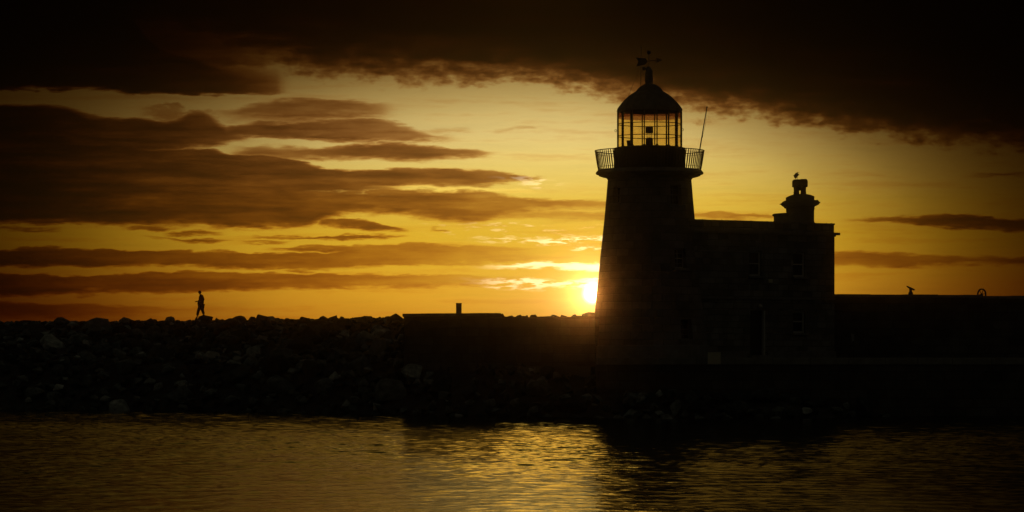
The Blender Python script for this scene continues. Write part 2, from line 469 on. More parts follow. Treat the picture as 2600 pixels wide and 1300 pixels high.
# elliptical falloff: glow toward the sun plus corner vignette put into the sky colour
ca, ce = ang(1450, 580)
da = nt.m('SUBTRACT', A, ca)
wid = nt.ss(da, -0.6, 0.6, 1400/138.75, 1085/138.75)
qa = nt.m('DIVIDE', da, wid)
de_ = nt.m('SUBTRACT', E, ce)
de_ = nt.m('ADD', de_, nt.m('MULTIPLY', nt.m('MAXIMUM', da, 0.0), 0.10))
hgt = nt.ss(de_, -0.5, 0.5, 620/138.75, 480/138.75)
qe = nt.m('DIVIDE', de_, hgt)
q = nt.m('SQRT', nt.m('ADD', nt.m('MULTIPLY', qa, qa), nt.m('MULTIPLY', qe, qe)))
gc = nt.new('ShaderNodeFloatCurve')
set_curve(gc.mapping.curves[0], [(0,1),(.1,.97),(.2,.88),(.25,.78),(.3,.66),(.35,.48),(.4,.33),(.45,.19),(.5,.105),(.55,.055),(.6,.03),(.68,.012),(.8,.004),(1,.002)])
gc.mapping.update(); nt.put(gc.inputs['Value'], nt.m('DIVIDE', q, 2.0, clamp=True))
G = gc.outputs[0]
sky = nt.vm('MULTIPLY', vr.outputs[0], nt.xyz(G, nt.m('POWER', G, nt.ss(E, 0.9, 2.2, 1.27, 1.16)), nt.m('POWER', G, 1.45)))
# unseen upper sky: golden column and dim surround, added for the water to mirror
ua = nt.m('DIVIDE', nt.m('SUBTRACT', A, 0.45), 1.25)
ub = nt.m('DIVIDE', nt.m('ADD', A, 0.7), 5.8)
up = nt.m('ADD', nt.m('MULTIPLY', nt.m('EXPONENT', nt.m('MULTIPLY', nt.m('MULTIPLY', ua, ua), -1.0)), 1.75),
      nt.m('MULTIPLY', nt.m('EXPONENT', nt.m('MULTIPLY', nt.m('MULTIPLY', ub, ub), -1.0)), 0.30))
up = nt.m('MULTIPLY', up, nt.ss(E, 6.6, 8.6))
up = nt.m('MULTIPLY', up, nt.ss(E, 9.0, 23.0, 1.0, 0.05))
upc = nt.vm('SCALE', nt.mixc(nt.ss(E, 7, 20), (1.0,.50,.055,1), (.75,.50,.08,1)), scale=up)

def trans(k): return nt.m('EXPONENT', nt.m('MULTIPLY', tau, -k))
t1_ = trans(1.12)
Tn = nt.xyz(t1_, nt.m('MULTIPLY', t1_, nt.m('MULTIPLY_ADD', trans(1.5), 0.60, 0.40)), nt.m('MULTIPLY', t1_, nt.m('MULTIPLY_ADD', trans(2.0), 0.78, 0.22)))
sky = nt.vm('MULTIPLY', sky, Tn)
# a little light scattered inside thick cloud
amb = nt.m('MULTIPLY', nt.m('SUBTRACT', 1.0, trans(0.8)), nt.m('MULTIPLY', nt.m('POWER', G, 0.8), 0.030))
sky = nt.vm('ADD', sky, nt.vm('SCALE', (1.0, 0.50, 0.08), scale=amb))

# bright sun-lit streaks of cloud near the sun
def streak(pts, st, sb, thr=None):
    mk = cloud(pts, st, sb, fade=70)
    if thr is not None: mk = nt.m('MULTIPLY', mk, nt.ss(n4, thr, thr+0.13))
    return mk
S = streak([(1240,602,612,.3),(1330,602,614,.6),(1430,599,614,.9),(1480,600,612,1.0),(1530,600,614,1.0)], 8, 8, .44)
S = nt.m('ADD', S, streak([(1400,616,622,.3),(1480,616,632,.7),(1530,616,634,.9)], 8, 8, .50))
S = nt.m('ADD', S, streak([(1240,670,676,.25),(1290,670,680,.7),(1340,669,682,1.0),(1420,668,682,1.1),(1480,668,682,1.2),(1530,667,684,1.4)], 6, 7))
S = nt.m('ADD', S, streak([(1190,712,716,.1),(1260,710,732,.6),(1330,710,733,.9),(1420,711,732,1.0),(1480,706,734,1.2),(1530,700,736,1.4)], 9, 9, .42))
S = nt.m('ADD', S, streak([(1100,563,600,.1),(1230,562,600,.25),(1330,566,600,.35),(1450,570,598,.3),(1530,572,590,.3)], 10, 10, .52))
S = nt.m('ADD', S, streak([(1270,452,460,.1),(1330,446,468,.35),(1375,450,474,.4),(1400,458,474,.2)], 8, 10, .46))
S2 = (streak([(950,474,482,.1),(1050,474,482,.35),(1150,476,484,.4),(1230,478,488,.3),(1330,482,492,.2)], 6, 8))
S2 = nt.m('ADD', S2, streak([(810,484,489,.2),(850,484,488,.5),(900,488,494,.35),(935,486,497,.5),(960,484,495,.4)], 6, 6, .46))
S = nt.m('MULTIPLY', S, nt.m('EXPONENT', nt.m('MULTIPLY', veil, -3.0)))
sky = nt.vm('ADD', sky, nt.vm('SCALE', (0.80, 0.72, 0.48), scale=S))
sky = nt.vm('ADD', sky, nt.vm('SCALE', (0.55, 0.36, 0.06), scale=S2))
# the sun and the glow round it
sa = nt.m('SUBTRACT', A, SA); se = nt.m('SUBTRACT', E, SE)
sd = nt.m('SQRT', nt.m('ADD', nt.m('MULTIPLY', sa, sa), nt.m('MULTIPLY', se, se)))
disc = nt.m('MULTIPLY', nt.ss(sd, 0.06, 0.24, 1.0, 0.0), 3.5)
halo = nt.m('MULTIPLY', nt.m('EXPONENT', nt.m('MULTIPLY', sd, -3.2)), 0.5)
sah = nt.m('DIVIDE', sa, 2.6)
halo2 = nt.m('MULTIPLY', nt.m('EXPONENT', nt.m('MULTIPLY', nt.m('SQRT', nt.m('ADD', nt.m('MULTIPLY', sah, sah), nt.m('MULTIPLY', se, se))), -2.2)), 0.28)
sky = nt.vm('ADD', sky, nt.vm('SCALE', (1.0, 0.86, 0.50), scale=nt.m('ADD', disc, halo)))
sky = nt.vm('ADD', sky, nt.vm('SCALE', (0.9, 0.7, 0.28), scale=halo2))
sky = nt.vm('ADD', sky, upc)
# brightness ripples of high cirrus
sky = nt.vm('SCALE', sky, scale=nt.m('ADD', 1.0, nt.m('ADD', nt.m('MULTIPLY', c3, 0.35), nt.m('MULTIPLY', c4n, 0.10))))
# faint dusk light from the rest of the dome
nish = nt.new('ShaderNodeTexSky', sky_type='NISHITA'); nish.sun_disc = False
nish.sun_elevation = math.radians(SE); nish.sun_rotation = math.radians(SA)
nish.air_density = 1.5; nish.dust_density = 3.0
back = nt.ss(A, 0, 1, 1, 1)
absA = nt.m('ABSOLUTE', A)
away = nt.ss(absA, 18.0, 70.0)
dome = nt.vm('ADD', nt.vm('SCALE', nish.outputs[0], scale=0.0028), nt.vm('SCALE', (0.0092, 0.0090, 0.0065), scale=1.0))
high = nt.m('MAXIMUM', away, nt.ss(E, 25, 50))
sky = nt.vm('ADD', sky, nt.vm('SCALE', dome, scale=high))
below = nt.ss(E, -0.6, 0.0)
sky = nt.vm('SCALE', sky, scale=below)
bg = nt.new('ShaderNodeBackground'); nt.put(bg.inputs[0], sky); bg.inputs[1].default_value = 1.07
out = nt.new('ShaderNodeOutputWorld'); nt.l.new(bg.outputs[0], out.inputs[0])
w.cycles.sampling_method = 'MANUAL'; w.cycles.sample_map_resolution = 1024

# sun lamp, low behind the tower
sl = bpy.data.lights.new('sun', 'SUN'); sl.energy = 0.0105; sl.angle = math.radians(0.5); sl.color = (1.0, 0.44, 0.11)
so = bpy.data.objects.new('sun', sl); COL.objects.link(so)
ar, er = math.radians(SA), math.radians(SE)
Sv = Vector((math.sin(ar)*math.cos(er), math.cos(ar)*math.cos(er), math.sin(er)))
so.rotation_euler = Sv.to_track_quat('Z', 'Y').to_euler(); so.location = (0, 60, 60)

# ------------------------------------------------------------------ water
def build_water():
    m, nt, b = new_mat('harbour_water')
    b.inputs['Base Color'].default_value = (0.004, 0.005, 0.004, 1)
    b.inputs['Roughness'].default_value = 0.055
    b.inputs['IOR'].default_value = 1.33
    tc = nt.new('ShaderNodeTexCoord').outputs['Object']
    bn = nt.new('ShaderNodeBump'); bn.inputs['Strength'].default_value = 1.0; bn.inputs['Distance'].default_value = 0.007
    nt.put(bn.inputs['Height'], nt.noise(tc, 8.0, 3, 0.6)); nt.l.new(bn.outputs[0], b.inputs['Normal'])
    y0, y1 = 45.0, 182.0
    ys = [y0]
    while ys[-1] < y1: ys.append(ys[-1] + 0.066 + 0.0005*(ys[-1]-45))
    ys = np.array(ys); nx = 860
    s = np.linspace(-0.27, 0.27, nx)
    Y = np.repeat(ys[:, None], nx, 1); Xx = ys[:, None]*s[None, :]
    H = np.zeros_like(Y)
    N = 70
    lam = np.exp(rng.uniform(math.log(0.22), math.log(1.8), N))
    th = rng.normal(0, 0.95, N) + 0.12
    ph = rng.uniform(0, 2*PI, N)
    target = WAVE_SLOPE
    sl_ = target*math.sqrt(2.0/N)*np.ones(N)*np.where(lam > 2.5, 0.6, 1.0)
    gust = 0.75 + 0.5*np.sin(Y*0.11 + 0.6*np.sin(Xx*0.13+1.0))*np.sin(Xx*0.09 + Y*0.021 + 2.0)
    gust = np.clip(gust, 0.6, 1.25)
    PXg = 1300 + F*Xx/Y
    def sm(v, a, b): t = np.clip((v-a)/(b-a), 0, 1); return t*t*(3-2*t)
    lee = sm(PXg, 1010, 1040)*(1-sm(PXg, 1240, 1310))*sm(Y + 1.5*np.sin(Xx*1.1), 81, 90)
    lee2 = sm(PXg, 1500, 1540)*sm(Y + 0.8*np.sin(Xx*0.9), 83, 88)
    gust = gust*(1 + 0.25*(1-sm(PXg, 950, 1030))*sm(Y, 85, 100))*(1 - 0.35*(1-sm(Y, 66, 84))*(1-sm(PXg, 1500, 1600)))
    gust = gust*(1-0.5*(1-sm(PXg, 960, 1040))*sm(Y + 1.5*np.sin(Xx*0.7), 128, 137))*(1+0.3*sm(PXg, 1290, 1330)*(1-sm(PXg, 1480, 1520))*sm(Y, 115, 130))
    gust = gust*(1-0.46*lee)*(1-0.42*lee2*(1-0.6*sm(PXg, 2090, 2140)))*(1+0.25*sm(PXg, 1290, 1330)*(1-sm(PXg, 1480, 1520)))
    for i in range(N):
        k = 2*PI/lam[i]
        H += sl_[i]/k*np.sin(k*(np.sin(th[i])*Xx + np.cos(th[i])*Y) + ph[i])
    H *= gust
    ed = np.minimum(np.minimum((Y-y0)/3.0, (y1-Y)/3.0), (0.27-np.abs(s))[None, :]*Y/2.0)
    H *= np.clip(ed, 0, 1)
    ny = len(ys)
    V = np.stack([Xx, Y, H], -1).reshape(-1, 3)
    i0 = (np.arange(ny-1)[:, None]*nx + np.arange(nx-1)[None, :]).reshape(-1)
    Q = np.stack([i0, i0+1, i0+nx+1, i0+nx], -1)
    # flat surround out to the horizon, sharing the border corner positions
    a, b_, c, dd = (-0.27*ys[0], ys[0]), (0.27*ys[0], ys[0]), (0.27*ys[-1], ys[-1]), (-0.27*ys[-1], ys[-1])
    R = 9000.0
    ext = np.array([[*a,0],[*b_,0],[*c,0],[*dd,0],[-R,-R,0],[R,-R,0],[R,R,0],[-R,R,0]])
    o = len(V)
    V = np.vstack([V, ext])
    Q = np.vstack([Q, [[o+4,o+5,o+1,o+0],[o+5,o+6,o+2,o+1],[o+6,o+7,o+3,o+2],[o+7,o+4,o+0,o+3]]])
    me = bpy.data.meshes.new('water')
    me.vertices.add(len(V)); me.vertices.foreach_set('co', V.astype(np.float32).reshape(-1))
    me.loops.add(len(Q)*4); me.loops.foreach_set('vertex_index', Q.astype(np.int32).reshape(-1))
    me.polygons.add(len(Q)); me.polygons.foreach_set('loop_start', (np.arange(len(Q))*4).astype(np.int32))
    me.polygons.foreach_set('use_smooth', np.ones(len(Q), bool))
    me.update(calc_edges=True); me.materials.append(m)
    o_ = bpy.data.objects.new('water', me); COL.objects.link(o_)
    tag(o_, 'dark rippled harbour water mirroring the golden sky', None, None, 'structure')
WAVE_SLOPE = 0.085
build_water()

# seabed sheet under everything
m_bed = simple('seabed_mud', (0.03, 0.03, 0.025), 0.95, 0, 0.2, 0.3)
o = MB().add([(-9000,-9000,-4),(9000,-9000,-4),(9000,9000,-4),(-9000,9000,-4)], [(0,1,2,3)]).build('ground', m_bed, None, (0,0,-4))
tag(o, None, None, None, 'structure')

# ------------------------------------------------------------------ breakwater ground
WALL_A = Vector((X(1025, 156.5), 156.5)); WALL_B = Vector((3.95, 148.6))
def lerp_tab(t, tab):
    if t <= tab[0][0]: return tab[0][1]
    for (a, va), (b, vb) in zip(tab, tab[1:]):
        if t <= b: return va + (vb-va)*(t-a)/(b-a)
    return tab[-1][1]
def front_y(x):       # face of the wall or quay
    if x < WALL_A.x: return 1e9
    if x < WALL_B.x: return WALL_A.y + (WALL_B.y-WALL_A.y)*(x-WALL_A.x)/(WALL_B.x-WALL_A.x)
    return 146.6
def toe_y(x):
    return lerp_tab(x, [(-60,166),(-30,165),(-18,160),(-12,155),(-7,150),(-4,147.5),(0,143.5),(4,141.5),(12,141.2),(16,142.5),(19,146),(22,150)])
CREST_D = 192.0
def sky_row(px): return lerp_tab(px, [(-400,816),(0,815),(200,813.5),(500,812.5),(700,810),(950,806),(1030,805),(1100,806),(1600,806)])
def ground_z(x, y):
    fy = front_y(x)
    ty = toe_y(x)
    zf = -0.9 + (y-ty)*0.42
    if x >= WALL_A.x:
        if y < fy + 0.95: return min(zf, 2.25 if x < WALL_B.x else 1.9)
        if x < WALL_B.x: return Z(808, 168) - max(0, y-172)*0.5
        return 1.9
    px = 1300 + F*x/y
    zc = Z(sky_row(px), CREST_D)
    z1 = min(zf, 2.4)
    z2 = 2.4 + (zc-2.4)*max(0, min(1, (y-(ty+7.8))/(CREST_D-1.5-(ty+7.8))))
    z = z1 if zf < 2.4 else z2
    if y > CREST_D + 6: z = zc - (y-CREST_D-6)*0.5
    return max(z, -3.5)
def build_mound():
    xs = [-75 + i*0.9 for i in range(92)]
    xs = [x for x in xs if x < WALL_A.x-0.05] + [WALL_A.x-0.02, WALL_A.x+0.02] + [WALL_A.x + 0.6*i for i in range(1, 60)]
    ys = [138 + 0.8*i for i in range(100)]
    b = MB(); vs = []; fs = []
    for y in ys:
        for x in xs:
            vs.append((x, y, ground_z(x, y) + 0.12*math.sin(x*2.1+y*1.3)*math.sin(y*1.7-x) - 0.16))
    n = len(xs)
    for j in range(len(ys)-1):
        for i in range(n-1):
            fs.append((j*n+i, j*n+i+1, (j+1)*n+i+1, (j+1)*n+i))
    b.add(vs, fs)
    o = b.build('breakwater_mound', simple('mound_gravel', (0.05, 0.05, 0.042), 0.95, 0, 2.0, 0.5, 0.05), None, (0,160,0))
    tag(o, 'dark gravel core of the breakwater under the boulders', None, None, 'structure')
build_mound()

# boulders
def hull_rock(seed, flat=1.0, n=16):
    r = random.Random(seed)
    bm = bmesh.new()
    for i in range(n):
        v = Vector((r.gauss(0,1), r.gauss(0,1), r.gauss(0,1))).normalized()
        v = Vector((v.x*r.uniform(.8,1.15), v.y*r.uniform(.75,1.0), v.z*r.uniform(.6,.85)*flat))
        bm.verts.new(v)
    res = bmesh.ops.convex_hull(bm, input=bm.verts)
    bmesh.ops.delete(bm, geom=[e for e in res['geom_interior'] if isinstance(e, bmesh.types.BMVert)], context='VERTS')
    bmesh.ops.dissolve_limit(bm, angle_limit=math.radians(14), verts=bm.verts, edges=bm.edges)
    bmesh.ops.bevel(bm, geom=bm.edges[:], offset=0.07, segments=2, affect='EDGES', profile=0.6)
    bmesh.ops.triangulate(bm, faces=bm.faces)
    bmesh.ops.recalc_face_normals(bm, faces=bm.faces)
    me = bpy.data.meshes.new('boulder')
    bm.to_mesh(me); bm.free()
    me.materials.append(M_ROCK)
    return me
ROCKS = [hull_rock(100+i, random.uniform(.8,1.1), random.choice((13,16,20))) for i in range(12)]

def put_rock(mesh, loc, s, label, group, rot=None, top=None):
    o = bpy.data.objects.new('boulder', mesh); COL.objects.link(o)
    o.location = loc; o.scale = (s*random.uniform(.85,1.25), s*random.uniform(.85,1.15), s*random.uniform(.8,1.0))
    o.rotation_euler = rot or (random.uniform(-.5,.5), random.uniform(-.5,.5), random.uniform(0, 2*PI))
    if top is not None:      # set the crown of the stone at the given height
        o.scale.z = max(o.scale.z, 0.42)
        M = o.rotation_euler.to_matrix() @ Matrix.Diagonal(Vector(o.scale))
        o.location.z = top - max((M @ v.co).z for v in mesh.vertices)
    return tag(o, label, 'boulder', group)

# boulders that break the skyline, each placed where the photograph shows its hump
SKY_ROCKS = [ # (px centre, top row, width px, label)
 (62,813,60,'low flat boulder on the crest near the dark left end of the breakwater'),
 (153,805,62,'broad humped boulder on the skyline at the far left of the breakwater'),
 (258,808,34,'small rounded boulder on the skyline between two broader humps at left'),
 (322,805,46,'humped boulder on the skyline left of the walking person'),
 (392,810,20,'small pointed stone on the crest left of the walking person'),
 (431,803,26,'narrow upstanding boulder on the crest just left of the walking person'),
 (497,807,26,'low stone under the front foot of the walking person'),
 (521,800.5,46,'broad domed boulder under the rear foot of the walking person'),
 (556,806.5,26,'small round boulder on the crest immediately right of the walking person'),
 (608,801,52,'wide humped boulder on the skyline right of the walking person'),
 (642,803.5,30,'blocky boulder on the crest beside the wide hump right of the person'),
 (691,802.5,44,'rounded boulder on the crest midway between the person and the stone wall'),
 (775,804,40,'low boulder on the crest, third hump left of the stone wall'),
 (821,801.5,28,'peaked boulder on the crest left of the stone wall'),
 (868,803,22,'small stone on the crest between a peaked and a flat boulder'),
 (924,801.8,54,'long flat topped boulder on the crest close to the stone wall'),
 (990,802.5,50,'flat boulder on the skyline touching the left end of the stone wall'),
]
for px, py, wpx, lab in SKY_ROCKS:
    D = CREST_D - 1.0
    s = wpx/2/F*D
    zt = Z(py, D)
    put_rock(random.choice(ROCKS), (X(px, D), D, zt - s*0.58), s, lab, None, (random.uniform(-.15,.15), random.uniform(-.15,.15), random.uniform(0, 6)), zt)
for px, py, wpx, lab in [
 (1181,795.5,32,'low flat stone lying on top of the wall beside the square pillar'),
 (1254,794,26,'rounded boulder at the right end of the level wall top'),
 (1277,796,26,'rounded boulder standing alone just past the level wall top'),
 (1317,799,28,'low boulder on the skyline, first of the low rocks right of the gap'),
 (1338,800,20,'small low stone between two low boulders on the skyline'),
 (1354,798.5,30,'blunt boulder on the skyline midway between wall top and lighthouse'),
 (1407,798.5,50,'wide low boulder on the skyline left of the lighthouse'),
 (1432,799,30,'low stone between the wide boulder and the lighthouse'),
 (1459,797.5,34,'humped stone on the skyline near the foot of the lighthouse'),
 (1494,792,42,'peaked boulder against the sunset at the foot of the lighthouse')]:
    D = 160.0 if px > 1200 else 155.5
    s = wpx/2/F*D
    put_rock(random.choice(ROCKS), (X(px, D), D, Z(py, D) - s*0.6), s, lab, None, (random.uniform(-.15,.15), random.uniform(-.15,.15), random.uniform(0, 6)), Z(py, D))

ZONES = [
 ('pale grey armour boulder on the breakwater slope left of the stone wall', 'armour boulders on the breakwater slope'),
 ('dark wet boulder at the foot of the stone wall and quay below the lighthouse', 'toe boulders below the wall and the quay')]
placed = []
def try_place(n, rmin, rmax, xr, yr, tries=60000):
    out = []; t = 0
    while len(out) < n and t < tries:
        t += 1
        x = random.uniform(*xr); y = random.uniform(*yr)
        if y < toe_y(x) + 0.4: continue
        if y > min(front_y(x) - 0.7, CREST_D - 4): continue
        if abs(x/y) > 0.172: continue
        s = rmin + (rmax-rmin)*random.random()**1.7
        if any((x-a)**2 + ((y-b)*0.62)**2 < (0.72*(s+c))**2 for a, b, c in placed): continue
        placed.append((x, y, s)); out.append((x, y, s))
    return out
big = try_place(190, 0.32, 1.05, (-33, WALL_A.x), (150, 186))
toe = try_place(84, 0.28, 0.85, (WALL_A.x-1, 17.5), (140, 156))
for x, y, s in big:
    put_rock(random.choice(ROCKS), (x, y, ground_z(x, y) + s*0.12), s, ZONES[0][0], ZONES[0][1], (random.uniform(-.9,.9), random.uniform(-.9,.9), random.uniform(0, 6.28)))
for x, y, s in toe:
    put_rock(random.choice(ROCKS), (x, y, ground_z(x, y) + s*0.12), s, ZONES[1][0], ZONES[1][1], (random.uniform(-.9,.9), random.uniform(-.9,.9), random.uniform(0, 6.28)))

# small rubble between the boulders: one uncountable mass
def rubble():
    b = MB()
    src = [([v.co.copy() for v in me.vertices], [tuple(p.vertices) for p in me.polygons]) for me in [hull_rock(300+i, 1.0, 11) for i in range(4)]]
    def one(x, y, z, s):
        vs, fs = random.choice(src)
        R = Matrix.Rotation(random.uniform(0, 6.28), 3, 'Z') @ Matrix.Rotation(random.uniform(-1, 1), 3, 'X')
        b.add([R @ v * s + Vector((x, y, z)) for v in vs], fs)
    n = 0
    while n < 1500:
        x = random.uniform(-36, 18); y = random.uniform(140, 190)
        if y < toe_y(x) or y > min(front_y(x)-0.4, CREST_D-3): continue
        if abs(x/y) > 0.178: continue
        s = random.uniform(0.18, 0.42)
        one(x, y, ground_z(x, y) + 0.02, s); n += 1
    # crest rubble between the skyline boulders
    for i in range(330):
        px = random.uniform(-60, 1030); D = CREST_D - random.uniform(0.2, 2.4)
        s = random.uniform(0.2, 0.5)
        one(X(px, D), D, Z(sky_row(px) - random.uniform(-1.5, 1.6), D) - s*0.72, s)
    for i in range(70):
        px = random.uniform(1245, 1515); D = random.uniform(158.5, 161)
        s = random.uniform(0.14, 0.32)
        one(X(px, D), D, Z(803.5 - random.uniform(-1.5, 2.5), D) - s*0.72, s)
    o = b.build('rubble', M_ROCK, None, (0, 165, 0))
    tag(o, 'small dark rubble packed between the boulders', 'rubble', None, 'stuff')
rubble()

# ------------------------------------------------------------------ stone wall (left of the lighthouse) and pillar
def wall_strip(b, a, c, z0, z1, th):
    a = Vector((a[0], a[1], 0)); c = Vector((c[0], c[1], 0))
    u = (c-a).normalized(); n = Vector((-u.y, u.x, 0))
    if n.y < 0: n = -n
    b.prism([a+Vector((0,0,z0)), c+Vector((0,0,z0)), c+Vector((0,0,z1)), a+Vector((0,0,z1))], n*th)
sw = empty('stone_wall', (WALL_A.x, WALL_A.y, 2.0), 'dark masonry pier wall with a squared left end, running up to the lighthouse foot', 'wall')
b = MB()
top_z = Z(804.5, 156.5)
mid = WALL_A.lerp(WALL_B, 0.455)
wall_strip(b, WALL_A, mid, 1.0, top_z, 1.0)
wall_strip(b, mid, WALL_B, 1.0, Z(806, 152), 1.0)
b.prism([(WALL_A.x+.004, 157.4, 1.0), (WALL_A.x+.9, 157.4, 1.0), (WALL_A.x+.9, 157.4, top_z-.01), (WALL_A.x+.004, 157.4, top_z-.01)], (3.2, 22, 0))
b.build('masonry', M_WALL, sw)
b = MB()
u = (WALL_B-WALL_A).normalized(); u3 = Vector((u.x, u.y, 0)); n3_ = Vector((-u.y, u.x, 0))
L = (mid-WALL_A).length
t = -0.04
while t < L-0.3:
    ln = random.uniform(0.8, 1.3)
    ln = min(ln, L-t)
    c = Vector((WALL_A.x, WALL_A.y, 0)) + u3*(t+ln/2) + n3_*0.5
    hh = 0.07 + random.uniform(0, .012)
    b.box((c.x, c.y, top_z + hh), (ln/2-0.006, 0.56, hh), (u3, n3_, Vector((0,0,1))))
    t += ln
b.build('coping', M_TRIM, sw, bevel=0.01)
b = MB()
wall_strip(b, WALL_A.lerp(WALL_B, .6) - Vector((u.y, -u.x))*(-0.0) + Vector((u.y, -u.x))*0.35, WALL_B + Vector((u.y, -u.x))*0.35, 1.0, Z(930, 150), 0.345)
b.build('ledge', M_CONC, sw)

pl_D = 155.0
pz0 = top_z + 0.135
b = MB()
pw = 14.5/2/F*pl_D
b.box((X(1165, pl_D), pl_D, (pz0 + Z(771.5, pl_D))/2), (pw*0.97, pw*0.97, (Z(771.5, pl_D)-pz0)/2))
b.box((X(1165, pl_D), pl_D, Z(771.5, pl_D)+0.02), (pw*1.05, pw*1.05, 0.022))
o = b.build('stone_pillar', M_TRIM, None, None, bevel=0.012)
tag(o, 'short square stone pillar standing on top of the wall against the sky', 'pillar')

# ------------------------------------------------------------------ quay
QZ = 2.75
QF = 146.6
b = MB()
b.prism([(3.95,QF,-3.5),(60,QF,-3.5),(60,QF,QZ-.32),(3.95,QF,QZ-.32)], (0,24,0))
b.prism([(3.95,QF+0.9,QZ-.32),(60,QF+0.9,QZ-.32),(60,QF+0.9,QZ-.02),(3.95,QF+0.9,QZ-.02)], (0,23,0))
o = b.build('quay', M_WALL, None, (10, QF, QZ)); tag(o, 'masonry quay in front of the lighthouse and house', None, None, 'structure')
b = MB()
x = 3.97
while x < 58:
    ln = random.uniform(1.3, 1.9)
    b.box((x+ln/2, QF+0.4, QZ-0.158), (ln/2-0.008, 0.47, 0.16))
    x += ln
cp = b.build('coping', M_COPING, o, bevel=0.015)
tag(cp, 'pale worn coping stones along the quay edge')

# pale square board on the quay edge
bd = empty('notice_board', (X(1813.5,146), 146.05, 2.4), 'pale square board fixed at the quay edge in front of the lighthouse foot', 'board')
y = 146.05
b = MB(); x0, x1 = X(1797, y), X(1830, y)
b.box(((x0+x1)/2, y, (Z(925,y)+Z(894,y))/2), ((x1-x0)/2, 0.02, (Z(894,y)-Z(925,y))/2)); b.build('panel', M_BOARD, bd)
b = MB()
for xx in (x0+.1, x1-.1): b.box((xx, y+0.06, 2.55), (0.03, 0.035, 0.34))
b.build('bracket', M_IRON, bd)

# ------------------------------------------------------------------ lighthouse
TD = 150.0
TC = Vector((X(1649.3, TD), TD, 0))
vdir = Vector((TC.x, TC.y, 0)).normalized()
rt = Vector((vdir.y, -vdir.x, 0)); fr = -vdir
S53 = F/TD
def TP(th, r, z): return Vector((TC.x, TC.y, 0)) + (rt*math.sin(th) + fr*math.cos(th))*r + Vector((0,0,z))
def TX(px, py, dep=0.0):
    return Vector((TC.x, TC.y, 0)) + rt*((px-1649.3)/S53) + fr*dep + Vector((0,0, Z(py, TD)))
lh = empty('lighthouse', (TC.x, TC.y, QZ), 'dark granite lighthouse with glazed lantern, domed roof and railed gallery', 'lighthouse')

prof_px = [(930,154.5),(891,150.5),(845,145.5),(800,140),(757,135.5),(713,130.8),(661,126),(610,120.5),(561,115.3),(510,110.6),(457,106.2)]
def tower_r(z):
    tab = [(Z(py,TD), r/S53) for py, r in prof_px]
    return lerp_tab(z, tab)
wins = [(1713,1741,631,680),(1702,1730,467,519),(1728,1756,811,861),(1557,1574,472,513)]
def win_ang(px0, px1, py0, py1):
    z0, z1 = Z(py1, TD-2), Z(py0, TD-2)
    r = tower_r((z0+z1)/2)*S53
    return math.asin((px0-1649.3)/r), math.asin(max(-.99,min(.99,(px1-1649.3)/r))), z0, z1
WA = [win_ang(*q) for q in wins]
ths = sorted(set([round(-PI + 2*PI*i/96, 5) for i in range(96)] + [round(q,5) for a in WA for q in a[:2]]))
zs = sorted(set([round(Z(py,TD),4) for py, _ in prof_px] + [QZ-0.4] + [round(Z(930-473*i/40.,TD),4) for i in range(41)] + [round(q,4) for a in WA for q in a[2:]]))
vs = [TP(t, tower_r(z), z) for z in zs for t in ths]
fs = []; n = len(ths)
def in_win(t, z):
    return any(a[0] < t < a[1] and a[2] < z < a[3] for a in WA)
for j in range(len(zs)-1):
    for i in range(n):
        k = (i+1) % n
        t = (ths[i] + (ths[k] if k else ths[k]+2*PI))/2
        if in_win(t, (zs[j]+zs[j+1])/2): continue
        fs.append((j*n+i, j*n+k, (j+1)*n+k, (j+1)*n+i))
b = MB().add(vs, fs)
for a in WA:     # reveals
    t0, t1, z0, z1 = a
    dep = 0.34
    def pr(t, z, dd): return TP(t, tower_r(z), z) - (rt*math.sin((t0+t1)/2) + fr*math.cos((t0+t1)/2))*dd
    o4 = [pr(t0,z0,0), pr(t1,z0,0), pr(t1,z1,0), pr(t0,z1,0)]
    i4 = [pr(t0,z0,dep), pr(t1,z0,dep), pr(t1,z1,dep), pr(t0,z1,dep)]
    b.add(o4+i4, [(0,1,5,4),(1,2,6,5),(2,3,7,6),(3,0,4,7)])
b.build('tower_wall', M_TOWER, lh, cyl=TC)
for a in WA:
    t0, t1, z0, z1 = a
    tm = (t0+t1)/2
    nn = rt*math.sin(tm) + fr*math.cos(tm); tt = Vector((-nn.y, nn.x, 0))
    if tt.dot(rt) < 0: tt = -tt
    zc = (z0+z1)/2
    r = tower_r(zc)
    c = TP(tm, r-0.30, zc)
    wd = (TP(t1, r, zc)-TP(t0, r, zc)).length/2 + 0.05; hh = (z1-z0)/2 + 0.03
    up_ = Vector((0,0,1)); ax = (tt, nn, up_)
    narrow = wd < 0.24
    b = MB()
    for s_ in (-1,1):
        b.box(c + tt*s_*(wd-0.03), (0.045, 0.03, hh), ax)
        b.box(c + up_*s_*(hh-0.03), (wd-0.076, 0.03, 0.045), ax)
    b.box(c + nn*0.003, (wd-0.076, 0.025, 0.022), ax)
    if not narrow:
        for q_ in (-.5, 0, .5):
            if q_ == 0 or True: b.box(c + up_*hh*q_*0.98 + nn*0.001, (wd-0.076, 0.015, 0.008), ax)
        b.box(c + nn*0.002, (0.012, 0.02, hh-0.08), ax)
    wf = b.build('window', M_WHITE if wins.index((wins[WA.index(a)])) == 0 else M_TRIM, lh)
    b = MB(); b.box(c - nn*0.005, (wd-0.05, 0.004, hh-0.05), ax); b.build('pane', M_GLASS, wf)
    b = MB(); b.box(TP(tm, tower_r(z0)-0.08, z0-0.06), (wd+0.08, 0.14, 0.055), ax); b.build('sill', M_TRIM, wf)
    b = MB(); b.box(c - nn*0.35, (wd+0.1, 0.02, hh+0.1), ax); b.build('dark_room', M_DOOR, wf)

